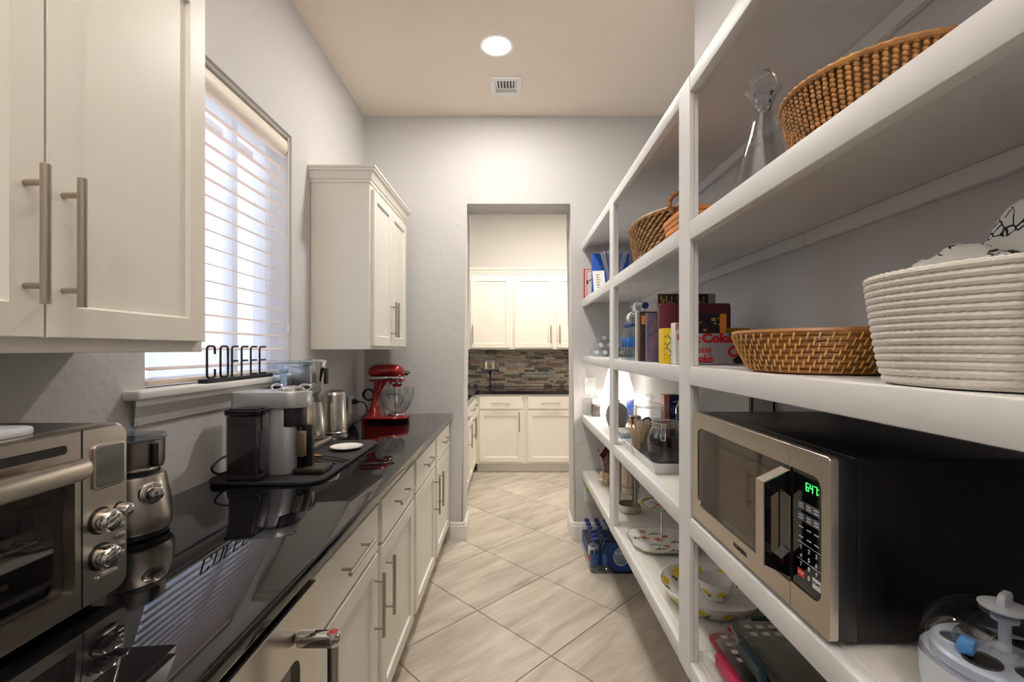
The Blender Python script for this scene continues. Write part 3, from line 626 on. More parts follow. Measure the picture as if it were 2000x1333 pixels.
# kettle
kx, ky = -.945, 2.42
t = thing('electric_kettle', 'brushed steel electric kettle with side water gauge behind the coffee maker', 'kettle', (kx, ky, CT))
b = B(); lathe(b, [(.070, 0), (.071, .004), (.071, .018), (.066, .020), (0, .02)], (kx, ky, CT), n=44); fin('base', b, steel, t)
b = B(); lathe(b, [(.066, .021), (.068, .026), (.0675, .034), (.0655, .036), (.0655, .06), (.060, .225), (.058, .23), (0, .23)], (kx, ky, CT), n=48); fin('body', b, steel, t)
b = B(); lathe(b, [(.058, .230), (.054, .240), (.038, .249), (0, .253)], (kx, ky, CT), n=40); fin('lid', b, steel, t)
b = B(); rings(b, [[Vector((kx - .055, ky - .014, CT + .178)), Vector((kx - .055, ky + .014, CT + .178)), Vector((kx - .050, ky + .02, CT + .226)), Vector((kx - .050, ky - .02, CT + .226))], [Vector((kx - .085, ky - .008, CT + .205)), Vector((kx - .085, ky + .008, CT + .205)), Vector((kx - .088, ky + .012, CT + .228)), Vector((kx - .088, ky - .012, CT + .228))]]); fin('spout', b, steel, t)
b = B(); slab(b, rrect(-.007, .007, .06, .19, .0065), .0, .004); b.transform(Matrix.Translation((kx, ky, CT)) @ Matrix.Rotation(-.42, 4, 'Z') @ Matrix.Translation((.0615, 0, 0)) @ Matrix.Rotation(-.033, 4, 'Y') @ YZ); fin('water_gauge', b, mat('gauge_plastic', rgb(60, 58, 60), .15, coat=.5), t)
b = B(); slab(b, rrect(-.0095, .0095, .057, .193, .009), -.001, .0025); b.transform(Matrix.Translation((kx, ky, CT)) @ Matrix.Rotation(-.42, 4, 'Z') @ Matrix.Translation((.0615, 0, 0)) @ Matrix.Rotation(-.033, 4, 'Y') @ YZ); fin('gauge_frame', b, chrome, t)
b = B(); tube(b, smooth_path([(kx, ky + .055, CT + .215), (kx + .02, ky + .10, CT + .21), (kx + .02, ky + .115, CT + .13), (kx + .01, ky + .085, CT + .05)]), .01, 10); fin('handle', b, black_p, t)
b = B(); tube(b, smooth_path([(-1.045, 3.06, 1.031), (-1.0, 3.05, 1.028), (-.965, 3.02, 1.0), (-.96, 2.98, .955), (-.985, 2.9, .923), (-1.01, 2.75, .9205), (-1.01, 2.55, .9205), (-.99, 2.46, .921)]), .0048, 8); pc = fin('power_cord', b, black_p, t)
b = B(); xf(lathe(b, [(.012, 0), (.019, .004), (.019, .02), (.009, .034), (.005, .05), (0, .05)], n=20), Matrix.Translation((LX + .0085, 3.06, 1.031)) @ AX['x']); fin('plug', b, black_p, pc)
# stand mixer, side on, bowl to the right
t = thing('stand_mixer', 'glossy red stand mixer with clear glass bowl at the corner of the worktop', 'stand mixer', (-.87, 3.12, CT))
mx_ = lambda x: -1.262 + .000364 * x
mz_ = lambda y: 1.3537 - .000364 * y
my = 3.12
def ring_x(x, ry, z0, z1, p=2.6, n=28, yy=my):
    o = []
    for k in range(n):
        a = 2 * PI * k / n; c, s = math.cos(a), math.sin(a)
        o.append(Vector((x, yy + ry * math.copysign(abs(c) ** (2 / p), c), (z0 + z1) / 2 + (z1 - z0) / 2 * math.copysign(abs(s) ** (2 / p), s))))
    return o
b = B()
hs = [(762, .012, 345, 385), (775, .03, 300, 405), (800, .043, 262, 420), (850, .052, 222, 432), (900, .056, 204, 440), (1000, .057, 200, 440), (1200, .056, 200, 440), (1290, .055, 206, 440), (1350, .05, 228, 440), (1400, .042, 262, 438), (1425, .034, 300, 432), (1438, .02, 340, 410)]
rings(b, [ring_x(mx_(x), ry, mz_(zb), mz_(za)) for x, ry, za, zb in hs]); fin('motor_head', b, red_paint, t)
b = B(); slab(b, [(p[0], p[1]) for p in rrect(mx_(775), mx_(1432), my - .0575, my + .0575, .045, 8)], mz_(480), mz_(428), .002); fin('trim_band', b, chrome, t)
b = B(); slab(b, rrect(mx_(785), mx_(1428), my - .054, my + .054, .043, 8), mz_(528), mz_(481), .008); fin('head_underside', b, red_paint, t)
b = B(); cyl(b, (mx_(1425), my, mz_(370)), (mx_(1505), my, mz_(370)), .019, n=28); fin('hub_cap', b, chrome, t)
b = B(); cyl(b, (mx_(1500), my, mz_(365)), (mx_(1535), my, mz_(365)), .008, .004); fin('hub_knob', b, black_p, t)
b = B(); cyl(b, (mx_(1290), my, mz_(572)), (mx_(1290), my, mz_(528)), .048, .050, n=36); fin('planetary_ring', b, chrome, t)
b = B(); cyl(b, (mx_(1290), my, mz_(622)), (mx_(1290), my, mz_(573)), .026, .040, n=30); fin('planetary_hub', b, red_paint, t)
b = B()
colm = [(1.15, 1205, 652, 1010, .085), (1.15, 1165, 650, 1010, .088), (1, 1130, 690, 1010, .08), (1, 1080, 750, 1000, .066), (1, 1000, 800, 985, .055), (1, 900, 830, 970, .048), (1, 760, 850, 990, .045), (1, 640, 865, 1060, .046), (1, 560, 862, 1110, .05), (1, 520, 835, 1130, .052)]
rs = []
for _, yy, xa, xb, ry in colm:
    o = []; cxm = (mx_(xa) + mx_(xb)) / 2; rx = (mx_(xb) - mx_(xa)) / 2
    for k in range(28):
        a = 2 * PI * k / 28; c, s = math.cos(a), math.sin(a); o.append(Vector((cxm + rx * math.copysign(abs(c) ** .75, c), my + ry * math.copysign(abs(s) ** .75, s), mz_(yy))))
    rs.append(o)
rings(b, rs); fin('pedestal', b, red_paint, t, ang=1.2)
b = B(); o_ = [(mx_(660), my - .085)]; slab(b, rrect(mx_(650), mx_(1535), my - .105, my + .105, .10, 12), CT, mz_(1150), .007); fin('base_plate', b, red_paint, t)
bx = mx_(1290)
b = B(); lathe(b, [(.052, 0), (.054, .006), (.045, .012), (.05, .018), (.075, .04), (.098, .08), (.112, .13), (.1175, .182), (.1155, .182), (.110, .13), (.095, .082), (.072, .045), (.04, .024), (0, .022)], (bx, my, mz_(1150)), n=48); fin('bowl', b, glass, t)
b = B(); lathe(b, [(.058, 0), (.060, .004), (.056, .012), (.05, .012), (.05, .002)], (bx, my, mz_(1148)), n=40); fin('bowl_ring', b, chrome, t)
b = B(); cyl(b, (bx - .012, my, mz_(790)), (bx - .012, my, mz_(620)), .007, n=14)
fin('beater_shaft', b, nickel, t)
b = B(); tube(b, smooth_path([(bx - .012 + a, my, mz_(q)) for a, q in ((0, 760), (-.045, 775), (-.068, 800), (-.05, 880), (-.022, 980), (0, 1040), (.022, 990), (.05, 890), (.055, 800), (.035, 770), (0, 760))]), .0035, 8); tube(b, [(bx - .012, my, mz_(760)), (bx - .012, my, mz_(1040))], .0032, 8); fin('flat_beater', b, nickel, t)
b = B()
for k in range(3): torus(b, (mx_(775) + .003 * k, my - .03 + .008 * k, mz_(770)), .036 + .002 * (k % 2), .0042, M=Matrix.Rotation(PI / 2, 4, 'X'))
fin('coiled_cord', b, black_p, t)
# saucer, spoons
sx_, sy_ = -.757, 2.085
b = B(); lathe(b, [(.034, 0), (.04, .001), (.052, .006), (.070, .0125), (.0705, .0145), (.066, .0140), (.05, .0075), (.044, .006), (0, .0055)], (sx_, sy_, MT), n=48); solo('saucer', 'small white saucer at the far end of the drying mat', 'saucer', b, white_c, (sx_, sy_, MT))
def spoon(p, q, label):
    p, q = Vector(p), Vector(q); d = (q - p).normalized(); t = thing('coffee_spoon', label, 'spoon', (p.x, p.y, MT), math.atan2(d.y, d.x), 'gold spoons on the drying mat'); L = (q - p).length
    M = WM[t.name]
    b = B(); n = 18; rs = []
    for k, (zz, s) in enumerate(((.003, .25), (.0008, .8), (.0035, 1), (.0045, 1), (.0022, .78), (.0042, .2))):
        rs.append([Vector((.022 * s * math.cos(2 * PI * i / n), .0155 * s * math.sin(2 * PI * i / n), zz)) for i in range(n)])
    rings(b, rs); b.transform(M); fin('bowl', b, gold, t)
    b = B(); tube(b, [(.02, 0, .004), (.045, 0, .0065), (L * .7, 0, .004), (L, 0, .003)], .0022, 8, taper=[1.2, 1, .9, 1.1]); b.transform(M); fin('handle', b, mat('dark_gold', rgb(96, 82, 58), .25, 1), t)
spoon((-.828, 1.945), (-.668, 1.862), 'gold coffee spoon nearest the saucer on the black mat')
spoon((-.830, 1.893), (-.675, 1.832), 'gold coffee spoon in the middle of three on the black mat')
spoon((-.832, 1.840), (-.70, 1.800), 'gold coffee spoon beside the drip tray on the black mat')
# COFFEE sign on the sill
t = thing('coffee_sign', 'black metal COFFEE letter sign standing on the window sill', 'sign', (-1.053, 1.77, 1.2625))
b = B(); box(b, -1.070, -1.038, 1.558, 1.985, 1.2625, 1.2765, .002); fin('base_bar', b, black_s, t)
def letter(ch, y0, y1):
    b = B(); X = -1.053; z0, z1 = 1.279, 1.3895; zm = 1.335; r_ = .0038; q = .010
    cor = lambda y, z, sy, sz: [(X, y + sy * q, z), (X, y + sy * q * .3, z + sz * q * .3), (X, y, z + sz * q)]
    if ch == 'C': tube(b, [(X, y1, z1 - .028)] + cor(y1, z1, -1, -1)[::-1] + cor(y0, z1, 1, -1) + cor(y0, z0, 1, 1)[::-1] + cor(y1, z0, -1, 1) + [(X, y1, z0 + .03)], r_)
    if ch == 'O': tube(b, cor(y1, z1, -1, -1)[::-1] + cor(y0, z1, 1, -1) + cor(y0, z0, 1, 1)[::-1] + cor(y1, z0, -1, 1), r_, closed=True)
    if ch in 'FE':
        tube(b, [(X, y0, z0 - .003)] + cor(y0, z1, 1, -1)[::-1] + [(X, y1, z1)], r_); tube(b, [(X, y0, zm), (X, y1 - .002, zm)], r_)
        if ch == 'E': tube(b, [(X, y0, z0 + .001), (X, y1, z0 + .001)], r_)
    fin('letter', b, black_s, t)
for ch, a, c in (('C', 1.58, 1.622), ('O', 1.653, 1.696), ('F', 1.72, 1.757), ('F', 1.781, 1.822), ('E', 1.843, 1.885), ('E', 1.907, 1.953)): letter(ch, a, c)
# ---------------------------------------------------------------- things on the shelves
S2, S3, S4, S5 = 1.7392, 1.3297, .9062, .5022
def px(x, d): return (x - 1004) * d / 900
def pz(y, d): return 1.378 - (y - 683) * d / 900
# -- top: coiled seagrass bowl, decanter
def bowl_r(z, z0, z1, r0, r1, p): return r0 + (r1 - r0) * ((z - z0) / (z1 - z0)) ** p
wick = mat('golden_seagrass', rgb(178, 126, 68), .6, vary=(40, .75, rgb(124, 82, 40)))
c = (.668, .83); z0, z1 = S2, 1.846
t = thing('seagrass_bowl', 'large golden seagrass bowl with twisted upright cords on the upper shelf', 'basket', (*c, z0))
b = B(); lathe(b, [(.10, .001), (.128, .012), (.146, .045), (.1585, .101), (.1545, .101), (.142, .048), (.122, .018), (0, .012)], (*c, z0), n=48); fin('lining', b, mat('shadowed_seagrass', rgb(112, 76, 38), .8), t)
import itertools
bead = B(); nb = 84; nr = 13
for k in range(nb):
    a0 = 2 * PI * k / nb
    for j in range(nr):
        z = z0 + .006 + j * .0078; r = bowl_r(z, z0, z1, .128, .162, .55) + random.uniform(-.001, .001); a = a0
        M = Matrix.Translation((c[0] + r * math.cos(a), c[1] + r * math.sin(a), z)) @ Matrix.Rotation(a, 4, 'Z') @ Matrix.Rotation(.62, 4, 'X')
        v = bmesh.ops.create_icosphere(bead, subdivisions=1, radius=1)['verts']; xf(v, M @ Matrix.Diagonal((.0046, .0046, .0068, 1)))
fin('twisted_cord', bead, wick, t, kind='stuff', ang=3)
b = B(); torus(b, (*c, z1 - .003), .162, .0058, n=168, m=7, wob=.22, wn=60); fin('rim_cord', b, wick, t)
gl2 = thin_glass('decanter_glass', (.93, .95, .97, 1))
t = thing('decanter', 'clear glass decanter with pointed stopper on the upper shelf', 'decanter', (.603, 1.115, S2))
b = B(); lathe(b, [(.062, 0), (.070, .004), (.073, .02), (.066, .045), (.054, .085), (.043, .12), (.032, .155), (.022, .195), (.019, .217), (.022, .232), (.032, .252), (.040, .264), (.0385, .265), (.030, .252), (.020, .232), (.017, .217), (.020, .195), (.030, .155), (.050, .09), (.064, .03), (.05, .012), (0, .010)], (.603, 1.115, S2), n=48); fin('body', b, gl2, t)
b = B(); lathe(b, [(.0155, .22), (.0175, .25), (.020, .255), (.024, .264), (.030, .280), (.029, .292), (.018, .308), (.006, .317), (0, .319)], (.603, 1.115, S2), n=36); fin('stopper', b, mat('solid_glass', (.98, .98, 1, 1), .0, trans=1, ior=1.45), t)
# -- handled water-hyacinth basket and pale wood basket
hya = mat('water_hyacinth_braid', rgb(196, 156, 110), .6, vary=(36, .8, rgb(146, 104, 66)))
def _rnd(m, lo, hi):      # every strand its own shade
    L = m.node_tree.links.new; bs = m.node_tree.nodes['Principled BSDF']; src = bs.inputs['Base Color'].links[0].from_socket
    oi = N(m, 'ObjectInfo'); mr = N(m, 'MapRange'); mr.inputs[3].default_value = lo; mr.inputs[4].default_value = hi; hs = N(m, 'HueSaturation')
    L(oi.outputs['Random'], mr.inputs[0]); L(mr.outputs[0], hs.inputs['Value']); L(src, hs.inputs['Color']); L(hs.outputs[0], bs.inputs['Base Color'])
_rnd(hya, .7, 1.2)
bc = (.637, 1.93); ax, ay = .142, .272; h = .158
t = thing('handled_basket', 'woven water hyacinth basket with ring handle on the upper middle shelf', 'basket', (*bc, S2))
pr = lambda f: .74 + .26 * f ** .6
b = B(); lathe(b, [(.74 * .9, .001)] + [(pr(f) - .075, f * h) for f in (0.02, .2, .5, .8, .98)] + [(.90, h * .98), (.66, .015), (0, .012)], (*bc, S2), n=48, sx=ax, sy=ay); fin('lining', b, mat('shaded_gap_lining', rgb(86, 58, 40), .8), t)  # lining coloured dark to put shade into the gaps between strands
lb = B(); v = bmesh.ops.create_icosphere(lb, subdivisions=2, radius=1)['verts']; xf(v, Matrix.Diagonal((.0072, .0178, .0057, 1)))
lf = None; back = B(); rows = 12; per = 36
for j in range(rows):
    f = (j + .5) / rows; s = pr(f) - .03
    for k in range(per):
        a = 2 * PI * (k + .5 * (j % 2)) / per
        p = Vector((bc[0] + ax * s * math.cos(a), bc[1] + ay * s * math.sin(a), S2 + .006 + f * (h - .008)))
        tn = math.atan2(ay * math.cos(a), -ax * math.sin(a)) - PI / 2
        M = Matrix.Translation(p) @ Matrix.Rotation(tn, 4, 'Z') @ Matrix.Rotation(.5 + random.uniform(-.12, .12), 4, 'X')
        if math.cos(a) < .1 or math.sin(a) < -.55:
            if lf is None: lf = fin('braid_strand', lb, hya, t, ang=3); lf.data.transform(WM[t.name]); o = lf
            else: o = lf.copy(); C.objects.link(o)
            o.matrix_basis = WM[t.name].inverted() @ M @ Matrix.Diagonal((1, random.uniform(.9, 1.1), random.uniform(.92, 1.08), 1))
        else:
            v = bmesh.ops.create_icosphere(back, subdivisions=1, radius=1)['verts']; xf(v, M @ Matrix.Diagonal((.0072, .0178, .0057, 1)))
fin('back_braid', back, hya, t, kind='stuff', ang=3)
b = B(); torus(b, (0, 0, 0), 1, .06, n=90, m=7, wob=.2, wn=45); xf(b.verts, Matrix.Translation((*bc, S2 + h)) @ Matrix.Diagonal((ax * .97, ay * .97, .13, 1))); fin('rim', b, hya, t)
for yy in (1.668, 2.192):
    b = B(); torus(b, (.604, yy, S2 + h + .006), .042, .0085, n=72, m=9, wob=.16, wn=30, M=Matrix.Rotation(PI / 2, 4, 'X')); fin('ring_handle', b, mat('wrapped_cord', rgb(150, 104, 66), .65), t)
wood = mat('honey_wood_splint', rgb(226, 152, 74), .45, vary=(8, .5, rgb(196, 118, 48)), stretch=(1, 6, 6))
t = thing('splint_basket', 'honey wood splint basket beside the post on the upper shelf', 'basket', (.63, 1.5, S2))
b = B(); slab(b, rrect(.525, .755, 1.385, 1.625, .05), S2, S2 + .058); fin('basket_wall', b, wood, t)
for z, e in ((.004, .002), (.024, .004), (.043, .006)):
    b = B(); slab(b, rrect(.525 - e, .755 + e, 1.385 - e, 1.625 + e, .05), S2 + z, S2 + z + .016, .002); fin('splint_band', b, wood, t)
b = B(); slab(b, rrect(.514, .766, 1.374, 1.636, .055), S2 + .058, S2 + .074, .004); fin('rim_band', b, wood, t)
# -- far upper bay
t = thing('blue_binder', 'bright blue binder standing against the far wall on the upper shelf', 'binder', (.66, 3.2, S2))
bl = mat('bright_blue_card', rgb(16, 82, 190), .4)
b = B(); box(b, .535, .785, 3.142, 3.184, S2, S2 + .295, .004); fin('cover', b, bl, t)
b = B(); box(b, .54, .78, 3.146, 3.18, S2 + .28, S2 + .2985); fin('pages', b, mat('paper_white', rgb(238, 236, 230), .7), t)
paper = mat('white_paper', rgb(236, 234, 228), .7)
t = thing('white_leaflet', 'white printed leaflet leaning in front of the blue binder', 'leaflet', (.55, 3.03, S2))
b = B(); rings(b, [[Vector(p) for p in ((.525, 3.02 + q, S2), (.60, 3.0 + q, S2), (.60, 3.07 + q, S2 + .165), (.525, 3.09 + q, S2 + .165))] for q in (0, .002)]); fin('sheet', b, paper, t)
for k in range(7):
    b = B(); z = .03 + .017 * k; y = 3.0 + z * .424; rings(b, [[Vector(p) for p in ((.545, y + .0135 - q, S2 + z), (.585 - .01 * (k % 3), y + .003 + .004 - q, S2 + z), (.585 - .01 * (k % 3), y + .003 + .004 + .0015 - q, S2 + z + .0045), (.545, y + .0135 + .0015 - q, S2 + z + .0045))] for q in (-.0005, .0012)]); fin('print_line', b, mat('grey_print', rgb(120, 120, 122), .7), t)
for k, (cname, cc, w_) in enumerate((('red', (190, 40, 44), .014), ('cream', (232, 222, 200), .012), ('pink', (222, 140, 140), .010), ('white', (238, 236, 232), .016))):
    b = B(); x = .500 + k * .0005; y = 3.292 - k * .03; box(b, x + .004 * k, x + .004 * k + .20, y, y + w_, S2, S2 + .215 - .012 * k, .001, 1)
    t = thing('booklet', '%s booklet in the row standing at the far end of the upper shelf' % cname, 'booklet', (x + .1, y, S2)); fin('cover', b, mat('booklet_' + cname, rgb(*cc), .5), t)
    b = B(); box(b, x + .006 + .004 * k, x + .2 + .004 * k, y + .002, y + w_ - .002, S2 + .2 - .012 * k, S2 + .2165 - .012 * k); fin('pages', b, paper, t)
b = B(); torus(b, (.503, 3.16, S2 + .10), .013, .003, n=24, M=Matrix.Rotation(1.2, 4, 'Z') @ Matrix.Rotation(PI / 2, 4, 'X')); tube(b, [(.512, 3.155, S2 + .108), (.53, 3.14, S2 + .116)], .003)
solo('binder_clip', 'small black ring clip hanging off the booklets on the upper shelf', 'clip', b, black_s, (.503, 3.16, S2 + .09))
cry = thin_glass('cut_crystal', (.90, .93, .97, 1), 1.9)
t = thing('crystal_vase', 'cut crystal vase on the upper shelf near the doorway', 'vase', (.568, 2.62, S2))
b = B(); n = 32; rs = []
for r, z in ((.042, 0), (.045, .006), (.036, .03), (.044, .08), (.058, .13), (.074, .188), (.070, .188), (.053, .13), (.038, .08), (.028, .035), (.001, .03)):
    rs.append([Vector((.568 + r * (1 + (.05 if k % 2 else -.03)) * math.cos(2 * PI * k / n), 2.62 + r * (1 + (.05 if k % 2 else -.03)) * math.sin(2 * PI * k / n), S2 + z + (.004 if (k % 2 and z > .18) else 0))) for k in range(n)])
rings(b, rs); fin('vase_wall', b, cry, t, flat=True)
# -- third shelf, far bay: loose clear bottles lying down
def bottle(t, M, body_m, cap_m, H_=.165, R_=.027, label_m=None, lab=(.38, .62)):
    b = B(); k = H_ / .165; r = R_
    vs = lathe(b, [(r * .75, 0), (r * .95, .004 * k), (r, .012 * k), (r * .97, .03 * k), (r, .036 * k), (r, .055 * k), (r * .96, .06 * k), (r, .066 * k), (r, .10 * k), (r * .93, .112 * k), (r * .6, .135 * k), (r * .47, .145 * k), (r * .47, .150 * k), (0, .150 * k)], n=20); xf(vs, M); bd = fin('bottle_body', b, body_m, t)
    b = B(); vs = lathe(b, [(r * .52, .1505 * k), (r * .54, .153 * k), (r * .54, .163 * k), (r * .48, .165 * k), (0, .165 * k)], n=18); xf(vs, M); fin('cap', b, cap_m, bd)
    if label_m:
        b = B(); vs = lathe(b, [(r * 1.015, H_ * lab[0]), (r * 1.03, H_ * lab[0] + .001), (r * 1.03, H_ * lab[1] - .001), (r * 1.015, H_ * lab[1])], n=20, cap0=False, cap1=False); xf(vs, M); fin('label', b, label_m, bd)
    return bd
pet = thin_glass('clear_bottle_plastic', (.90, .94, .98, 1), 1.6)
cap_w = mat('white_bottle_cap', rgb(232, 234, 238), .4); cap_b = mat('blue_bottle_cap', rgb(34, 56, 122), .4)
lab_b = mat('blue_bottle_label', rgb(30, 110, 186), .35, vary=(50, .5, rgb(16, 60, 130)), stretch=(1, 1, 2))
proto = thing('water_bottle', 'clear plastic bottle lying in the wrapped pile at the far end of the third shelf', 'bottle', (.60, 3.14, S3 + .0275), 0, 'clear bottles piled on the third shelf')
bottle(proto, WM[proto.name] @ Matrix.Translation((0, .08, 0)) @ Matrix.Rotation(PI / 2, 4, 'X'), pet, cap_w)
i = 0
for row, cnt in enumerate((4, 3, 2)):
    for k in range(cnt):
        x = .548 + row * .028 + k * .0565; loc = (x, 3.13 + .012 * row, S3 + .0275 + row * .0495)
        lbl = 'clear plastic bottle lying in the %s of the pile, %s from the shelf front' % (('bottom row', 'second row', 'top row')[row], ('first', 'second', 'third', 'fourth')[k])
        if i == 0: proto.location = loc; proto['label'] = lbl
        else: dup(proto, loc, (0, random.uniform(-.4, .4), random.uniform(-.02, .02)), lbl)
        i += 1
# standing and lying water bottles with blue labels
proto = thing('water_bottle', 'small water bottle with blue label standing in the front row by the booklets', 'bottle', (.533, 2.06, S3), 0, 'standing water bottles on the third shelf')
bottle(proto, WM[proto.name], pet, cap_b, .165, .0275, lab_b)
for k, (x, y) in enumerate(((.533, 2.115), (.590, 2.06), (.590, 2.117), (.648, 2.06), (.648, 2.117), (.533, 2.172), (.590, 2.172))): dup(proto, (x, y, S3), (0, 0, random.random() * 6))
RW = {0: 'front row', 1: 'middle row', 2: 'back row'}; CL = {0: 'nearest the cookbooks', 1: 'second from the cookbooks', 2: 'third from the cookbooks'}
for k in list(C.objects):
    if k.get('group') == 'standing water bottles on the third shelf':
        k['label'] = 'blue-labelled water bottle standing upright, %s, %s' % (RW[round((k.location.x - .533) / .0575)], CL[round((k.location.y - 2.06) / .057)])

for k, (x, y, z, rz, lb_) in enumerate(((.548, 2.10, .193, .01, 'water bottle lying on the standing ones, cap pointing out, front'), (.607, 2.10, .193, -.015, 'water bottle lying on the standing ones, second from the shelf front'), (.5775, 2.11, .2425, .01, 'water bottle lying topmost on the pile of water bottles'))):
    t = thing('water_bottle', lb_, 'bottle', (x, y, S3 + z), 0, 'water bottles lying on the standing ones')
    bottle(t, WM[t.name] @ Matrix.Rotation(rz, 4, 'Z') @ Matrix.Translation((0, .08, 0)) @ Matrix.Rotation(PI / 2, 4, 'X'), pet, cap_b if k else mat('pale_blue_cap', rgb(60, 100, 160), .4), .165, .0275, cap_w, (.30, .6))
# boxes and books behind the post
def carton(name, label, cat, x0, x1, y0, y1, z, h, m, group=None, bev=.0015):
    t = thing(name, label, cat, ((x0 + x1) / 2, (y0 + y1) / 2, z), group=group); b = B(); box(b, x0, x1, y0, y1, z, z + h, bev, 1); fin('box_body', b, m, t); return t
R_, U_ = (1, 0, 0), (0, 0, 1)
def lines(t, x0, x1, y, zs, m, hh=.003):
    for k, z in enumerate(zs): b = B(); box(b, x0, x1 - (x1 - x0) * .22 * (k % 3), y - .0007, y + .0001, z, z + hh); fin('print_line', b, m, t)
white_ink = mat('white_ink', rgb(240, 238, 232), .6); red_ink = mat('red_ink', rgb(206, 24, 34), .5); black_ink = mat('black_ink', rgb(24, 22, 26), .6); gold_ink = mat('gold_ink', rgb(226, 178, 90), .45)
orange_ink = mat('orange_ink', rgb(232, 142, 40), .5)
t = carton('cookbook', 'white-spined cookbook standing next to the water bottles', 'book', .505, .640, 1.905, 1.922, S3, .205, paper)
t = carton('cookbook', 'brown patterned book standing beside the white-spined one', 'book', .508, .650, 1.862, 1.890, S3, .202, mat('brown_photo_cover', rgb(94, 64, 48), .45, vary=(34, .8, rgb(30, 24, 26))))
b = B(); box(b, .515, .535, 1.8612, 1.8621, S3 + .15, S3 + .185); fin('print_patch', b, orange_ink, t)
t = carton('cookbook', 'dark blue and pink patterned book standing between the brown book and maroon folio', 'book', .520, .660, 1.80, 1.826, S3, .190, mat('blue_pink_cover', rgb(66, 92, 124), .45, vary=(40, .8, rgb(150, 104, 116))))
t = carton('maroon_folio', 'large maroon folio with rounded corners standing on the third shelf', 'book', 0, 1, 0, 1, S3, .2, paper); 
for ch in list(t.children): bpy.data.objects.remove(ch)
t.location = (.64, 1.64, S3); WM[t.name] = Matrix.Translation(t.location)
b = B(); slab(b, rrect(.514, .766, S3, S3 + .212, .010), 1.628, 1.645, .002); xf(b.verts, XZ); fin('cover', b, mat('maroon_leatherette', rgb(96, 24, 42), .5, bump=(200, .3, .001)), t)
t = thing('black_sign', 'black sign with pale hanging squiggles behind the maroon folio', 'sign', (.64, 1.70, S3))
b = B(); box(b, .528, .712, 1.688, 1.700, S3, 1.582, .001, 1); fin('board', b, mat('black_card', rgb(26, 18, 20), .5), t)
b = B(); box(b, .7125, .738, 1.689, 1.699, S3, 1.583, .001, 1); fin('side_strip', b, mat('grey_card', rgb(150, 148, 142), .6), t)
for k in range(9):
    b = B(); x = .538 + k * .0195; dz = .008 * (k % 3); tube(b, smooth_path([(x, 1.6873, 1.576 - dz * .3), (x + .002, 1.6873, 1.560 - dz), (x + .008, 1.6873, 1.551 - dz), (x + .012, 1.6873, 1.558 - dz), (x + .009, 1.6873, 1.564 - dz)], 4), .0011, 5); fin('squiggle', b, gold_ink, t)
yel = mat('yellow_tin', rgb(240, 206, 40), .35)
t = carton('yellow_tin', 'slim bright yellow box standing in front of the maroon folio', 'box', .502, .5435, 1.55, 1.60, S3, .120, yel)
for k, zz in enumerate((.03, .05, .066, .09)): lines(t, .505, .5125, 1.55, [S3 + zz], black_ink, .002)
b = B(); tube(b, smooth_path([(.521 + .007 * math.sin(k * 1.3), 1.5493, S3 + .025 + .009 * k) for k in range(9)], 3), .0013, 5); fin('print_figure', b, black_ink, t)
b = B(); slab(b, [(.5265 + .0105 * math.cos(a), S3 + .062 + .042 * math.sin(a)) for a in [2 * PI * k / 24 for k in range(24)]], 1.5493, 1.5501); xf(b.verts, XZ); fin('print_oval', b, mat('pale_yellow_ink', rgb(248, 236, 150), .5), t)
t = carton('tea_carton', 'white box with a red star at the post on the third shelf', 'box', .5235, .5665, 1.495, 1.540, S3, .136, paper)
b = B(); sp_ = [(.535 + (.0095 if k % 2 == 0 else .004) * math.cos(PI * k / 8 + .2), S3 + .088 + (.018 if k % 2 == 0 else .006) * math.sin(PI * k / 8 + .2)) for k in range(16)]; slab(b, sp_, 1.4943, 1.4951); xf(b.verts, XZ); fin('star_print', b, red_ink, t)
b = B(); box(b, .5235, .5665, 1.4945, 1.4951, S3 + .112, S3 + .136); fin('top_print', b, mat('tan_ink', rgb(180, 140, 110), .6), t)
# soda carton with a snack box on top
cx0, cx1 = .572, .800; yF = 1.425; 
def cz(y): return pz(y, 1.5)
yF = 1.50
t = carton('soda_carton', 'silver grey mini diet cola carton lying on the third shelf beside the post', 'box', cx0, cx1, yF, 1.615, S3, .101, mat('silver_grey_card', rgb(172, 172, 175), .4))
b = B(); rings(b, [[Vector((x, y, z)) for x, z in ((cx0 + .0005, S3 + .072), (.655, S3 + .081), (.70, S3 + .081), (.70, S3 + .1005), (cx0 + .0005, S3 + .1005))] for y in (yF - .0006, yF + .0002)]); fin('banner', b, mat('dark_silver_ink', rgb(176, 176, 178), .5), t)
b = B(); box(b, cx0 + .0005, .606, yF - .001, yF + .0002, S3 + .070, S3 + .0885); fin('red_block', b, red_ink, t)
text(t, 'lettering', 'DIET', .008, white_ink, (.596, yF - .0012, S3 + .080), R_, U_)
text(t, 'lettering', 'Coke', .040, red_ink, (.662, yF - .0012, S3 + .084), R_, U_, sx=1.15, bold=.0022)
text(t, 'lettering', 'mini', .028, red_ink, (.616, yF - .0012, S3 + .046), R_, U_, sx=1.05, bold=.0006)
text(t, 'lettering', 'Diet', .007, black_ink, (.637, yF - .0012, S3 + .032), R_, U_)
text(t, 'lettering', 'Coke', .033, red_ink, (.612, yF - .0012, S3 + .018), R_, U_, sx=.95, bold=.0013)
lines(t, .608, .643, yF, [S3 + .0045], black_ink, .002)
text(t, 'lettering', 'Coke', .046, red_ink, (.745, yF - .0012, S3 + .050), (1, 0, .35), (-.35, 0, 1), bold=.0022)
b = B(); box(b, .700, .748, yF - .001, yF + .0002, S3 + .078, S3 + .1005); fin('navy_panel', b, mat('navy_ink', rgb(22, 22, 44), .5), t)
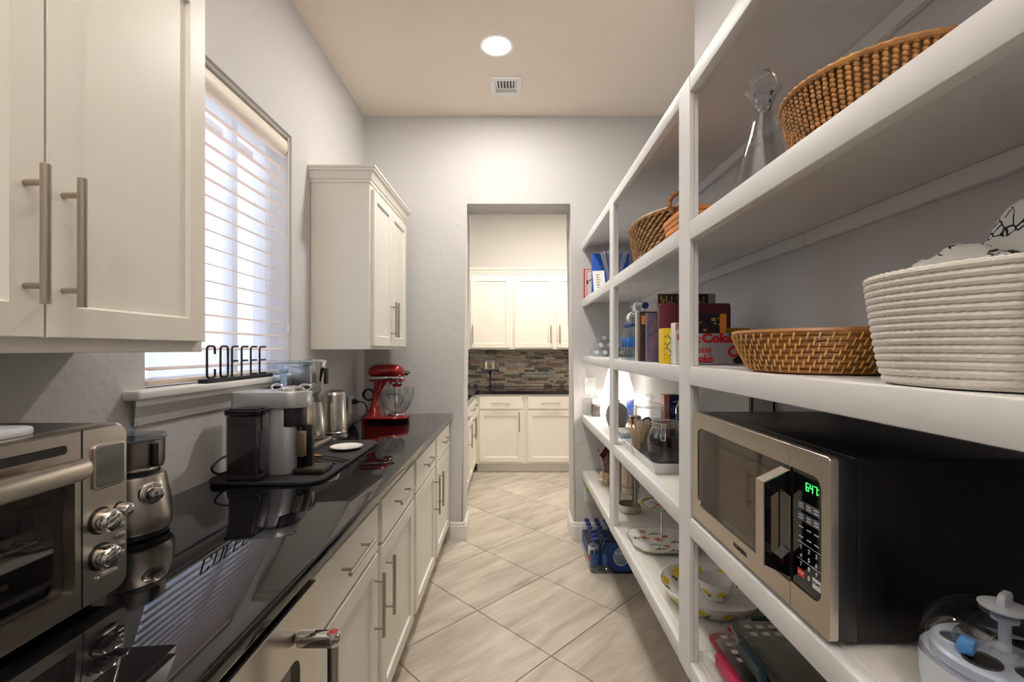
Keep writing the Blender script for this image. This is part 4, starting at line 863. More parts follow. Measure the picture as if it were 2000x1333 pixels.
for i in range(5):
    for j in range(3):
        b = B(); x, z = .7065 + i * .0085, S3 + .0825 + j * .0068; slab(b, [(x + .0017 * math.cos(2 * PI * k / 8), z + .0017 * math.sin(2 * PI * k / 8)) for k in range(8)], yF - .0016, yF - .0008); xf(b.verts, XZ); fin('white_dot', b, white_ink, t)
b = B(); slab(b, [(.738 + .026 * math.cos(a) * .95 - .004 * math.sin(a), S3 + .0165 + .0125 * math.sin(a) + .007 * math.cos(a)) for a in [2 * PI * k / 24 for k in range(24)]], yF - .0017, yF + .0001); xf(b.verts, XZ); fin('cola_print', b, mat('cola_ink', rgb(40, 18, 28), .5), t)
t = carton('snack_box', 'black snack box with an orange end stacked on the soda carton', 'box', .572, .693, 1.505, 1.60, S3 + .1015, .063, mat('black_carton', rgb(30, 24, 30), .45))
b = B(); box(b, .672, .6935, 1.5044, 1.506, S3 + .102, S3 + .164); fin('orange_panel', b, orange_ink, t)
for x, z, s in ((.606, .137, .007), (.645, .147, .015), (.653, .134, .009), (.618, .112, .012), (.585, .14, .010), (.668, .13, .008), (.664, .15, .006)):
    b = B(); 
    for q in range(3): box(b, x + q * s * .32, x + q * s * .32 + s * .2, 1.5042, 1.506, S3 + z - s * .4, S3 + z + s * (.25 + .15 * (q % 2)))
    fin('gold_print', b, gold_ink, t)
t = carton('snack_box', 'small mustard yellow box behind the wicker tray on the third shelf', 'box', .72, .80, 1.56, 1.61, S3 + .1015, .020, mat('mustard_card', rgb(196, 150, 36), .5))
# -- wicker tray basket
wc = (.668, 1.0); z0 = S3
t = thing('wicker_tray', 'round honey wicker tray basket with pale lashings on the third shelf', 'basket', (*wc, z0))
wk = mat('honey_rattan', rgb(166, 112, 54), .42, vary=(14, .6, rgb(132, 84, 38)), coat=.15); wl = mat('pale_rattan_lashing', rgb(226, 178, 104), .45)
n = 8
def wr(f): return .134 + .036 * max(f, 0) ** .8
for k in range(n):
    f = k / (n - 1); b = B(); torus(b, (*wc, z0 + .0065 + f * .0745), wr(f), .0062, n=72, m=8); fin('coil', b, wk, t)
b = B(); slab(b, [(wc[0] + .133 * math.cos(2 * PI * k / 48), wc[1] + .133 * math.sin(2 * PI * k / 48)) for k in range(48)], z0 + .0005, z0 + .006); fin('base_mat', b, wk, t)
b = B(); torus(b, (*wc, z0 + .084), .1725, .006, n=160, m=7, wob=.25, wn=80); fin('rim_wrap', b, wk, t)
b = B(); ns = 52
for k in range(n - 1):
    for j in range(ns):
        a = 2 * PI * (j + .5 * (k % 2) + random.uniform(-.08, .08)) / ns; f0, f1 = (k - .1) / (n - 1), (k + 1.15) / (n - 1); da = .022
        P = []
        for q in range(5):
            s = q / 4; f = f0 + (f1 - f0) * s; r = wr(min(f, 1)) + .0066 + .0012 * math.sin(PI * s); aa = a + da * (s - .5); P.append((wc[0] + r * math.cos(aa), wc[1] + r * math.sin(aa), z0 + .0045 + f * .0745))
        tube(b, P, .0019, 4)
fin('lashing', b, wl, t, kind='stuff', ang=3)
# -- white rope basket with cloth
rc = (.663, .602); z0 = S3
t = thing('rope_basket', 'large white cotton rope basket at the near end of the third shelf', 'basket', (*rc, z0))
rope = mat('white_cotton_rope', rgb(222, 216, 206), .9, bump=(420, .5, .0015))
nn = 15; pit = .0099
def rr_(f): return .138 + .022 * f ** .7
for k in range(nn):
    f = k / (nn - 1); b = B(); torus(b, (*rc, z0 + .0085 + k * pit), rr_(f), .0058, n=330, m=9, wob=.10, wn=82); xf(b.verts, Matrix.Translation((*rc, 0)) @ Matrix.Rotation(k * .4, 4, 'Z') @ Matrix.Translation((-rc[0], -rc[1], 0)))
    for v in b.verts: v.co.z += .0012 * math.sin(2 * math.atan2(v.co.y - rc[1], v.co.x - rc[0]) + k * .3)
    fin('rope_coil', b, rope, t)
b = B(); slab(b, [(rc[0] + .137 * math.cos(2 * PI * k / 48), rc[1] + .137 * math.sin(2 * PI * k / 48)) for k in range(48)], z0 + .0005, z0 + .010); fin('base_disc', b, rope, t)
# printed cloth: lumpy folded fabric with leaf-line print
cloth = mat('white_cloth_with_black_leaf_print', rgb(238, 236, 232), .9, bump=(30, .6, .01))
def _cl():
    m = cloth; L = m.node_tree.links.new; bs = m.node_tree.nodes['Principled BSDF']
    tcn = N(m, 'TexCoord'); nz = N(m, 'TexNoise'); nz.inputs['Scale'].default_value = 5; L(tcn.outputs['Object'], nz.inputs['Vector'])
    ad = N(m, 'VectorMath', operation='MULTIPLY_ADD'); ad.inputs[1].default_value = (.22, .22, .22); L(nz.outputs['Color'], ad.inputs[0]); L(tcn.outputs['Object'], ad.inputs[2])
    vo = N(m, 'TexVoronoi', feature='DISTANCE_TO_EDGE'); vo.inputs['Scale'].default_value = 58; L(ad.outputs[0], vo.inputs['Vector'])
    n2 = N(m, 'TexNoise'); n2.inputs['Scale'].default_value = 18; L(tcn.outputs['Object'], n2.inputs['Vector'])
    lt = N(m, 'Math', operation='LESS_THAN'); lt.inputs[1].default_value = .06; L(vo.outputs['Distance'], lt.inputs[0])
    gt = N(m, 'Math', operation='GREATER_THAN'); gt.inputs[1].default_value = .53; L(n2.outputs['Fac'], gt.inputs[0])
    mu = N(m, 'Math', operation='MULTIPLY'); L(lt.outputs[0], mu.inputs[0]); L(gt.outputs[0], mu.inputs[1])
    mx = N(m, 'Mix', data_type='RGBA'); mx.inputs[6].default_value = rgb(238, 236, 232); mx.inputs[7].default_value = rgb(40, 42, 46); L(mu.outputs[0], mx.inputs[0]); L(mx.outputs[2], bs.inputs['Base Color'])
_cl()
b = B(); prof = []
NX, NY = 40, 36; grid = []
for j in range(NY):
    row = []
    for i in range(NX):
        u, v = i / (NX - 1), j / (NY - 1)
        x = rc[0] - .128 + .256 * u; y = rc[1] - .128 + .256 * v
        rad = math.hypot(x - rc[0], y - rc[1]) / .128
        zt = .145 - .09 * max(0, rad - .55) ** 1.2
        zt += .105 * math.exp(-(((x - .70) / .06) ** 2 + ((y - .60) / .055) ** 2)) + .035 * math.exp(-(((x - .60) / .035) ** 2 + ((y - .645) / .05) ** 2))
        zt += 0.03 * (noise.noise((x * 26, y * 26, 1)) + .7 * abs(noise.noise((x * 40, y * 18, 4))))
        row.append(b.verts.new((x if rad <= 1 else rc[0] + (x - rc[0]) / rad, y if rad <= 1 else rc[1] + (y - rc[1]) / rad, z0 + zt)))
    grid.append(row)
bot = [[b.verts.new((rc[0] + (g.co.x - rc[0]) * .9, rc[1] + (g.co.y - rc[1]) * .9, z0 + .02)) for g in r] for r in grid]
for j in range(NY - 1):
    for i in range(NX - 1):
        b.faces.new((grid[j][i], grid[j][i + 1], grid[j + 1][i + 1], grid[j + 1][i])); b.faces.new((bot[j][i], bot[j + 1][i], bot[j + 1][i + 1], bot[j][i + 1]))
per_ = [(0, i) for i in range(NX)] + [(j, NX - 1) for j in range(1, NY)] + [(NY - 1, i) for i in range(NX - 2, -1, -1)] + [(j, 0) for j in range(NY - 2, 0, -1)]
for a, c_ in zip(per_, per_[1:] + per_[:1]): b.faces.new((grid[a[0]][a[1]], bot[a[0]][a[1]], bot[c_[0]][c_[1]], grid[c_[0]][c_[1]]))
solo('printed_cloth', 'white cloth with black leaf print bunched inside the rope basket', 'cloth', b, cloth, (*rc, z0 + .02), ang=2)
# -- microwave
t = thing('microwave', 'stainless and black microwave oven on the shelf at right', 'microwave', (.67, 1.0, S4))
mx0, my0, my1, mz0, mz1 = .497, .724, 1.281, .915, 1.207; split = .829
gb = mat('black_painted_steel', rgb(8, 8, 11), .3, spec=.35)
b = B(); box(b, mx0 + .045, .845, my0 + .003, my1 - .003, mz0, mz1 - .001, .004); fin('case', b, gb, t)
b = B(); box(b, mx0 + .013, mx0 + .0448, my0 + .001, my1 - .001, mz0 + .001, mz1 - .002, .003); fin('front_shell', b, black_p, t)
for y in (.76, 1.24):
    for x in (.56, .82):
        b = B(); cyl(b, (x, y, S4 - .0005), (x, y, mz0 + .001), .014, n=14); fin('foot', b, black_p, t)
def fascia(name, y0, y1, hy0, hy1, hz0, hz1, r_in, l_round, r_round):
    n_ = 5; o = []
    for cy_, cz_, a, rd in ((y1, mz1, 0, r_round), (y0, mz1, PI / 2, l_round), (y0, mz0, PI, l_round), (y1, mz0, 1.5 * PI, r_round)):
        rd = max(rd, .0006)
        sx_ = -1 if cy_ == y1 else 1; sz_ = -1 if cz_ == mz1 else 1
        for k in range(n_ + 1): tt = a + PI / 2 * k / n_; o.append((cy_ + sx_ * rd + rd * math.cos(tt), cz_ + sz_ * rd + rd * math.sin(tt)))
    i_ = []
    for cy_, cz_, a, rd in ((hy1, hz1, 0, r_in[1]), (hy0, hz1, PI / 2, r_in[0]), (hy0, hz0, PI, r_in[0]), (hy1, hz0, 1.5 * PI, r_in[1])):
        rd = max(rd, .0006); sx_ = -1 if cy_ == hy1 else 1; sz_ = -1 if cz_ == hz1 else 1
        for k in range(n_ + 1): tt = a + PI / 2 * k / n_; i_.append((cy_ + sx_ * rd + rd * math.cos(tt), cz_ + sz_ * rd + rd * math.sin(tt)))
    b = B(); V = lambda X, P, d=0: [Vector((X, p[0], p[1])) for p in P]
    rings(b, [V(mx0 + .0128, o), V(mx0 + .001, o), V(mx0, [((p[0] - (y0 + y1) / 2) * .997 + (y0 + y1) / 2, (p[1] - 1.061) * .994 + 1.061) for p in o]), V(mx0, i_), V(mx0 + .006, i_)], cap1=False)
    o2 = fin(name, b, steel_w, t, ang=.5)
    b = B(); slab(b, i_, mx0 + .0025, mx0 + .0058); xf(b.verts, YZ); return o2, b
d, g = fascia('door', split + .0007, my1, split + .0007, 1.248, .958, 1.168, (0, .024), 0, .006); 
gd = fin('door_glass', g, mat('tinted_mirror_glass', rgb(60, 52, 44), .04, .75, coat=.3), d)
b = B(); box(b, mx0 + .0012, mx0 + .0024, .868, 1.205, .975, 1.147); fin('window_mesh', b, mat('tinted_window', rgb(86, 76, 64), .05, .8), d)
p_, g = fascia('control_panel', my0, split - .0007, .7455, split - .0007, .962, 1.168, (.020, 0), .008, 0)
fin('panel_glass', g, black_g, p_)
# handle: bevelled loop standing proud of the door at its latch edge
hy0, hy1 = .832, .857; hz0, hz1 = .967, 1.159
b = B(); hp = [(mx0 + .001, hz1), (mx0 - .045, hz1 - .022), (mx0 - .045, hz0 + .022), (mx0 + .001, hz0)]; hi = [(mx0 + .001, hz1 - .047), (mx0 - .014, hz1 - .033), (mx0 - .033, hz1 - .047), (mx0 - .033, hz0 + .047), (mx0 - .014, hz0 + .033), (mx0 + .001, hz0 + .047)]
o_ = hp + hi[::-1]
rings(b, [[Vector((x, y, z)) for x, z in o_] for y in (hy0, hy1)]); hd = fin('handle', b, black_g, d, ang=.2)
b = B(); rings(b, [[Vector((x - e, y, z)) for x, z, e in ((mx0 - .0452, hz1 - .0215, 0), (mx0 - .0452, hz0 + .0215, 0), (mx0 - .0472, hz0 + .0215, 0), (mx0 - .0472, hz1 - .0215, 0))] for y in (hy0 - .001, hy1 + .001)]); fin('handle_trim', b, steel_w, hd, ang=.2)
b = B(); rings(b, [[Vector((x, y, z)) for x, z in ((mx0, hz1 + .0018), (mx0 - .0472, hz1 - .0205), (mx0 - .0452, hz1 - .0225), (mx0, hz1 - .0005))] for y in (hy0 - .001, hy1 + .001)]); fin('handle_trim', b, steel_w, hd, ang=.2)
LE, UP = (0, -1, 0), (0, 0, 1); XT = mx0 + .0022
text(t, 'brand_lettering', 'TOSHIBA', .0125, black_ink, (mx0 - .0003, 1.015, .937), LE, UP, sx=1.15, bold=.0006)
led = mat('green_led', rgb(20, 200, 50), .4, emit=((.06, .9, .14, 1), 1.6))
def seg(ch, yc, zc, w=.0062, h=.0125):
    s = {'6': 'abcdfg', '4': 'bcfg', '7': 'abc'}[ch.replace('6', '6')]
    if ch == '6': s = 'acdefg'
    q = .00075
    P = {'a': ((-1, 1), (1, 1)), 'b': ((1, 1), (1, 0)), 'c': ((1, 0), (1, -1)), 'd': ((-1, -1), (1, -1)), 'e': ((-1, 0), (-1, -1)), 'f': ((-1, 1), (-1, 0)), 'g': ((-1, 0), (1, 0))}
    b = B()
    for k in s:
        (a, c_), (e, f_) = P[k]; ya, yb = sorted((yc - a * w / 2, yc - e * w / 2)); za, zb = sorted((zc + c_ * h / 2, zc + f_ * h / 2))
        box(b, XT - .0004, XT + .0002, ya - q, yb + q, za - q, zb + q)
    fin('digit', b, led, p_)
seg('6', .7845, 1.1435); seg('4', .7735, 1.1435); seg('7', .7625, 1.1435)
b = B(); box(b, XT - .0004, XT + .0002, .7545, .7562, 1.1465, 1.148); box(b, XT - .0004, XT + .0002, .7545, .7562, 1.1385, 1.140); fin('colon', b, led, p_)
key = mat('grey_key_print', rgb(84, 88, 98), .4); kw = mat('key_legend', rgb(214, 216, 220), .5); keyr = mat('red_key', rgb(224, 44, 40), .4); keyw = mat('white_key', rgb(226, 228, 230), .4)
ys = (.8015, .7800, .7605)
for r_i, z in enumerate((1.108, 1.088)):
    for y in ys:
        b = B(); box(b, XT - .0003, XT + .0002, y - .0092, y + .0092, z - .007, z + .007); kk = fin('key', b, key, p_)
        b = B()
        for q in (.0015, -.0035): box(b, XT - .0006, XT - .0001, y - .0055, y + .0055, z + q, z + q + .0018)
        fin('key_legend', b, kw, kk)
for z in (1.069, 1.052):
    for y in ys: b = B(); box(b, XT - .0004, XT + .0002, y - .0055, y + .0055, z, z + .0016); fin('key_legend', b, kw, p_)
for r_i, row in enumerate(('123', '456', '789')):
    for y, ch in zip(ys, row): text(p_, 'key_digit', ch, .0105, kw, (XT - .0002, y, 1.0345 - r_i * .0148), LE, UP)
text(p_, 'key_digit', '0', .0115, kw, (XT - .0002, .780, .989), LE, UP)
for z in (1.0425, 1.0125): b = B(); box(b, XT - .0002, XT + .0002, .750, .812, z, z + .0006); fin('grid_line', b, kw, p_)
b = B(); box(b, XT - .0003, XT + .0002, .792, .811, .983, .9955); kk = fin('stop_key', b, keyr, p_); text(kk, 'key_legend', 'STOP', .0058, kw, (XT - .0005, .8015, .9893), LE, UP)
b = B(); box(b, XT - .0003, XT + .0002, .7495, .7705, .980, .9975); kk = fin('start_key', b, keyw, p_); text(kk, 'key_legend', 'START', .0062, black_ink, (XT - .0005, .760, .990), LE, UP)
# board leaning behind the microwave
t = thing('framed_board', 'white board in a thin dark frame leaning on the wall behind the microwave', 'board', (.83, 1.53, S4))
b = B(); box(b, .772, .777, 1.5, 1.515, S4, 1.265); box(b, .845, .85, 1.5, 1.515, S4, 1.265); box(b, .772, .85, 1.5, 1.515, S4, S4 + .005); fin('frame', b, black_s, t)
b = B(); box(b, .7775, .8445, 1.503, 1.512, S4 + .0055, 1.262); fin('panel', b, white_p, t)
# -- egg cooker at the near end of the microwave shelf
ec = (.605, .568)
t = thing('egg_cooker', 'round white egg cooker with clear dome lid and white knob', 'egg cooker', (*ec, S4))
wpl = mat('cool_white_plastic', rgb(224, 232, 240), .3); tl = mat('teal_plastic', rgb(20, 132, 150), .4)
b = B(); lathe(b, [(.070, 0), (.074, .004), (.080, .05), (.081, .078), (.078, .08), (0, .08)], (*ec, S4), n=48); fin('base', b, wpl, t)
b = B(); xf(lathe(b, [(.010, 0), (.010, .002), (0, .002)], n=20), Matrix.Translation((ec[0] - .0795, ec[1] - .012, S4 + .052)) @ Matrix.Rotation(-PI / 2, 4, 'Y')); fin('power_light', b, tl, t)
b = B(); lathe(b, [(.080, .0805), (.083, .082), (.083, .086), (.079, .088)], (*ec, S4), n=48, cap0=False, cap1=False); fin('lid_rim', b, smoke, t)
dm = thin_glass('dome_plastic', (.80, .82, .86, 1))
b = B(); lathe(b, [(.0815, .084), (.081, .10), (.077, .118), (.066, .135), (.048, .146), (.025, .151), (0, .152)], (*ec, S4), n=48, cap0=False); fin('dome', b, dm, t)
b = B(); lathe(b, [(.024, .1525), (.025, .155), (.012, .158), (0, .158)], (*ec, S4), n=30); kn = fin('knob_flange', b, wpl, t)
b = B(); slab(b, rrect(-.015, .015, .154, .172, .008), -.004, .004, .002); b.transform(Matrix.Translation((*ec, S4)) @ Matrix.Rotation(.5, 4, 'Z') @ XZ); fin('knob', b, wpl, t)
b = B(); n = 48; R0 = .070
ang_ = [2 * PI * k / n for k in range(n)]
rings(b, [[Vector((ec[0] + r * math.cos(a), ec[1] + r * math.sin(a), S4 + z)) for a in ang_] for r, z in ((R0, .081), (R0, .093), (R0 - .004, .096), (.014, .096), (.012, .1))]); tr = fin('egg_tray', b, wpl, t)
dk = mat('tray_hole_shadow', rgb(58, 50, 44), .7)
for k in range(6):
    a = 2 * PI * k / 6 + .3; b = B(); x, y = ec[0] + .043 * math.cos(a), ec[1] + .043 * math.sin(a)
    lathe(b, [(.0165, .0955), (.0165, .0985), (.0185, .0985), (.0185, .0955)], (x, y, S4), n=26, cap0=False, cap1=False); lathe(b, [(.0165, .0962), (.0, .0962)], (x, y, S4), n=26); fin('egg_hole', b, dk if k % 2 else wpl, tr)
b = B(); cyl(b, (*ec, S4 + .096), (*ec, S4 + .140), .006, n=16); cyl(b, (*ec, S4 + .138), (*ec, S4 + .1425), .013, n=20); fin('tray_post', b, wpl, tr)
t = thing('measuring_cup', 'clear measuring cup with blue tip inside the egg cooker dome', 'measuring cup', (ec[0] - .03, ec[1] + .03, S4 + .1))
b = B(); cyl(b, (ec[0] - .045, ec[1] + .005, S4 + .112), (ec[0] + .03, ec[1] + .045, S4 + .112), .013, .0155, n=20); fin('cup', b, pet, t)
b = B(); box(b, -.0095, .0095, -.008, .008, -.008, .008, .003); b.transform(Matrix.Translation((ec[0] - .047, ec[1] + .0, S4 + .1065)) @ Matrix.Rotation(.6, 4, 'Z')); fin('tip', b, mat('sky_blue_plastic', rgb(96, 168, 236), .35), t)
# -- fourth shelf, middle bay: white tray, jars, stir sticks
t = thing('serving_tray', 'white tray with flared sides holding the jars on the shelf', 'tray', (.63, 1.98, S4))
b = B(); P = lambda e, z: [Vector((x, y, S4 + z)) for x, y in ((.535 - e, 1.745 - e), (.725 + e, 1.745 - e), (.725 + e, 2.215 + e), (.535 - e, 2.215 + e))]
rings(b, [P(0, .0005), P(.012, .040), P(.0075, .040), P(-.004, .006)]); fin('tray_body', b, white_p, t, ang=.2)
TZ = S4 + .0065
jc = (.632, 1.925)
t = thing('clip_top_jar', 'big clip-top glass jar of ground coffee standing in the white tray', 'jar', (*jc, TZ))
b = B(); lathe(b, [(.066, 0), (.072, .005), (.074, .03), (.074, .095), (.070, .115), (.058, .135), (.052, .142), (.052, .150), (.049, .150), (.054, .135), (.067, .113), (.070, .09), (.070, .02), (.06, .007), (0, .006)], (*jc, TZ), n=44); fin('jar_wall', b, glass, t)
b = B(); vs = lathe(b, [(.06, .008), (.069, .016), (.0692, .085), (.04, .094), (0, .098)], (*jc, TZ), n=36)
for v in vs:
    if v.co.z > TZ + .08: v.co.z += (v.co.x - jc[0]) * .25 - (v.co.y - jc[1]) * .1
fin('coffee', b, mat('ground_coffee', rgb(54, 34, 26), .9, bump=(300, .8, .003)), t)
b = B(); lathe(b, [(.054, .151), (.056, .155), (.056, .166), (.046, .174), (0, .176)], (*jc, TZ), n=40); fin('lid', b, glass, t)
b = B(); torus(b, (*jc, TZ + .150), .0545, .003, n=44); fin('rubber_seal', b, mat('tan_rubber', rgb(196, 172, 140), .6), t)
b = B(); torus(b, (*jc, TZ + .161), .0575, .0015, n=44, m=6); torus(b, (*jc, TZ + .143), .054, .0015, n=44, m=6)
a = -2.0; tube(b, [(jc[0] + .058 * math.cos(a + s), jc[1] + .058 * math.sin(a + s), TZ + .161) for s in (-.15, .15)] , .0015, 6)
q = lambda s, r, z: (jc[0] + r * math.cos(a + s), jc[1] + r * math.sin(a + s), TZ + z)
tube(b, [q(-.14, .057, .162), q(-.12, .072, .125), q(.12, .072, .125), q(.14, .057, .162)], .0016, 6); tube(b, [q(-.12, .072, .125), q(-.1, .08, .10), q(.1, .08, .10), q(.12, .072, .125)], .0016, 6); fin('wire_clip', b, chrome, t)
gc = (.556, 2.055)
b = B(); lathe(b, [(.030, 0), (.033, .003), (.035, .10), (.033, .10), (.031, .008), (0, .007)], (*gc, TZ), n=32); solo('glass_tumbler', 'clear glass tumbler holding wooden stir sticks in the tray', 'glass', b, glass, (*gc, TZ))
sb = B(); box(sb, -.0019, .0019, -.0008, .0008, 0, .145, .0004, 1); st0 = None; stick_m = mat('birch_stick', rgb(206, 172, 128), .7, vary=(20, .4, rgb(176, 138, 96)))
for k in range(24):
    a = 2.4 * k; r0 = .006 + .018 * random.random(); tilt = .06 + .32 * random.random()
    M = Matrix.Translation((gc[0] + r0 * math.cos(a) * .6, gc[1] + r0 * math.sin(a) * .6, TZ + .0095)) @ Matrix.Rotation(a, 4, 'Z') @ Matrix.Rotation(min(tilt, .33), 4, 'Y') @ Matrix.Rotation(random.random() * 3, 4, 'Z')
    if st0 is None: o = st0 = solo('stir_stick', 'thin wooden stir stick standing in the glass tumbler on the tray', 'stir stick', sb, stick_m, (0, 0, 0), 'stir sticks in the tumbler')
    else: o = st0.copy(); C.objects.link(o)
    o.matrix_world = M
gj = (.632, 2.15)
t = thing('glass_canister', 'clear glass canister with knob lid and white contents behind stir sticks', 'jar', (*gj, TZ))
b = B(); lathe(b, [(.062, 0), (.067, .004), (.068, .02), (.068, .19), (.064, .195), (.061, .195), (.064, .18), (.064, .012), (0, .008)], (*gj, TZ), n=40); fin('jar_wall', b, glass, t)
b = B(); lathe(b, [(.055, .010), (.063, .016), (.063, .125), (.03, .14), (0, .142)], (*gj, TZ), n=32); fin('sugar', b, mat('white_sugar', rgb(236, 232, 226), .8, bump=(120, .8, .006)), t)
b = B(); lathe(b, [(.062, .196), (.072, .199), (.072, .204), (.05, .216), (.015, .222), (.010, .226), (.018, .236), (.020, .246), (.012, .255), (0, .257)], (*gj, TZ), n=36); fin('lid', b, glass, t)
b = B(); lathe(b, [(.021, 0), (.0235, .004), (.024, .06), (.0215, .063), (.021, .008), (0, .006)], (.5585, 1.99, TZ), n=28); solo('glass_cup', 'small clear glass cup between the tumbler and the coffee jar', 'glass', b, glass, (.5585, 1.99, TZ))
t = thing('black_scoop', 'small black scoop lying on the tray behind the stir sticks', 'scoop', (.60, 2.09, TZ))
b = B(); tube(b, smooth_path([(.575, 2.055, TZ + .15), (.592, 2.06, TZ + .158), (.61, 2.065, TZ + .152), (.62, 2.07, TZ + .10), (.62, 2.07, TZ + .004)]), .004, 8); fin('handle', b, black_p, t)
for nm, lb_, x0, x1, y, hh, cc, c2 in (('tea_box', 'orange and white tea box standing behind the coffee jar', .741, .768, 2.275, .248, (226, 84, 44), (236, 226, 214)), ('tea_box', 'navy tea box with a pale ring standing behind the coffee jar', .7705, .816, 2.27, .248, (26, 30, 84), (40, 44, 110))):
    t = carton(nm, lb_, 'box', x0, x1, y, y + .05, S4, hh, mat('card_%d' % cc[0], rgb(*cc), .45, vary=(12, .6, rgb(*c2))))
    if cc[0] == 26:
        for R1, R2 in ((.019, .0165), (.011, .009)):
            b = B(); torus(b, (.793, y - .0005, S4 + .175), R1, .0012, n=30, m=5, M=Matrix.Rotation(PI / 2, 4, 'X')); fin('ring_print', b, mat('pale_blue_ink', rgb(130, 150, 220), .5), t)
        b = B(); box(b, .783, .803, y - .0007, y, S4 + .212, S4 + .217); fin('print_line', b, white_ink, t)
t = thing('dark_bottle', 'dark navy bottle standing behind the coffee jar next to the post', 'bottle', (.788, 2.12, S4))
b = B(); lathe(b, [(.038, 0), (.042, .004), (.042, .20), (.03, .235), (.015, .262), (.015, .30), (0, .30)], (.788, 2.12, S4), n=28); fin('body', b, mat('navy_glass', rgb(22, 36, 66), .12, coat=.5), t)
t.location = (.788, 2.12, S4)
for ch in t.children: ch.data.transform(Matrix.Translation(Vector((.788, 2.12, S4)) - Vector((.788, 2.12, S4))))
WM[t.name] = Matrix.Translation(t.location)
# blue glass tray with napkins, smart speaker, lamp, dark caddies
t = thing('blue_tray', 'small blue glass tray with white napkins near the lamp', 'tray', (.63, 2.5, S4))
b = B(); slab(b, rrect(.565, .70, 2.43, 2.62, .012), S4, S4 + .012, .003); fin('tray_plate', b, mat('blue_grey_glass', rgb(126, 156, 178), .15, coat=.5), t)
b = B(); box(b, .575, .69, 2.44, 2.60, S4 + .0125, S4 + .032, .004); solo('napkin_stack', 'stack of white patterned napkins on the small blue tray', 'napkins', b, mat('patterned_napkin', rgb(232, 228, 222), .8, vary=(70, .7, rgb(150, 142, 136))), (.63, 2.52, S4 + .0125))
spk = mat('grey_knit_fabric', rgb(134, 134, 136), .9, bump=(500, .8, .002))
t = thing('smart_speaker', 'round grey fabric smart speaker in front of the white lamp', 'speaker', (.632, 2.83, S4))
b = B(); lathe(b, [(.046, 0), (.052, .003), (.054, .008), (0, .008)], (.632, 2.83, S4)); fin('base', b, mat('grey_rubber', rgb(90, 92, 96), .6), t)
b = B(); lathe(b, [(.053, .0085), (.064, .035), (.067, .065), (.062, .10), (.048, .128), (.026, .142), (0, .146)], (.632, 2.83, S4), n=44); fin('fabric_shell', b, spk, t)
lc = (.690, 3.06)
t = thing('table_lamp', 'small table lamp with glowing white cone shade on the shelf', 'lamp', (*lc, S4))
b = B(); lathe(b, [(.055, 0), (.058, .004), (.056, .014), (.02, .022), (.009, .03), (.009, .20), (0, .20)], (*lc, S4), n=32); fin('base', b, mat('dark_bronze', rgb(52, 42, 38), .35, .7), t)
shm = mat('lit_white_lampshade', rgb(250, 246, 238), .8, emit=((1, .95, .87, 1), 1.6))
b = B(); lathe(b, [(.113, .150), (.060, .352), (.0585, .352), (.1115, .150)], (*lc, S4), n=44, cap0=False, cap1=False)
for vtx in []: pass
fin('lamp_shade', b, shm, t)
pl = bpy.data.lights.new('bulb', 'POINT'); pl.energy = LAMP_W; pl.color = (1, .9, .78); pl.shadow_soft_size = .03; po = bpy.data.objects.new('bulb', pl); C.objects.link(po); po.parent = t; po.location = (0, 0, .135)
t = thing('black_canister', 'dark brown canister with white lid against the wall beside the lamp', 'canister', (.578, 3.27, S4))
b = B(); slab(b, rrect(.548, .607, 3.235, 3.30, .012), S4, S4 + .085, .003); fin('body', b, mat('dark_brown_gloss', rgb(52, 42, 40), .2, coat=.4, vary=(60, .4, rgb(110, 100, 96))), t)
b = B(); slab(b, rrect(.550, .605, 3.237, 3.298, .012), S4 + .0855, S4 + .125, .004); fin('lid', b, white_p, t)
b = B(); torus(b, (.578, 3.268, S4 + .128), .012, .003, n=24, M=Matrix.Rotation(PI / 2, 4, 'X')); fin('lid_loop', b, nickel, t)
t = carton('photo_block', 'small blue and violet picture block beside the speaker', 'picture', .725, .775, 2.98, 2.99, S4, .15, mat('blue_violet_print', rgb(66, 120, 220), .3, vary=(14, .9, rgb(190, 180, 240))))
t = carton('brown_box', 'small dark brown box on the shelf below the lampshade', 'box', .735, .80, 2.90, 2.955, S4, .05, mat('dark_brown_card', rgb(70, 52, 44), .6))
# -- lowest shelf
t = thing('ruffled_figurine', 'dark red and cream ruffled figurine with a jagged crest', 'figurine', (.615, 2.98, S5))
mr_ = mat('dark_red_glaze', rgb(86, 22, 28), .25, coat=.6, vary=(50, .6, rgb(50, 14, 20))); cr_ = mat('cream_glaze', rgb(214, 196, 170), .25, coat=.5, vary=(40, .6, rgb(170, 140, 112)))
b = B(); n = 40; rs = []
for r, z, w_ in ((.034, 0, 0), (.04, .006, .1), (.046, .03, .14), (.054, .06, .16), (.050, .085, .10), (.030, .09, 0)): rs.append([Vector((.615 + r * (1 + w_ * math.sin(9 * 2 * PI * k / n)) * math.cos(2 * PI * k / n), 2.98 + r * (1 + w_ * math.sin(9 * 2 * PI * k / n)) * math.sin(2 * PI * k / n), S5 + z)) for k in range(n)])
rings(b, rs); fin('lower_ruffle', b, cr_, t)
b = B(); rs = []; n = 48
for r, z, jag in ((.036, .086, 0), (.046, .12, 0), (.058, .165, .0), (.075, .205, .032), (.071, .205, .032), (.052, .165, 0), (.036, .11, 0), (.001, .10, 0)):
    rs.append([Vector((.615 + r * math.cos(2 * PI * k / n), 2.98 + r * math.sin(2 * PI * k / n), S5 + z + jag * (abs((k % 12) - 6) / 3 - 1) + (.006 if jag and k % 2 else 0))) for k in range(n)])
rings(b, rs); fin('jagged_crest', b, mr_, t)
for a in (3.4, 4.2, 5.0): b = B(); sph(b, (.615 + .052 * math.cos(a), 2.98 + .052 * math.sin(a), S5 + .035), .02, .02, .016); fin('rosette', b, cr_, t)
mc = (.628, 2.50)
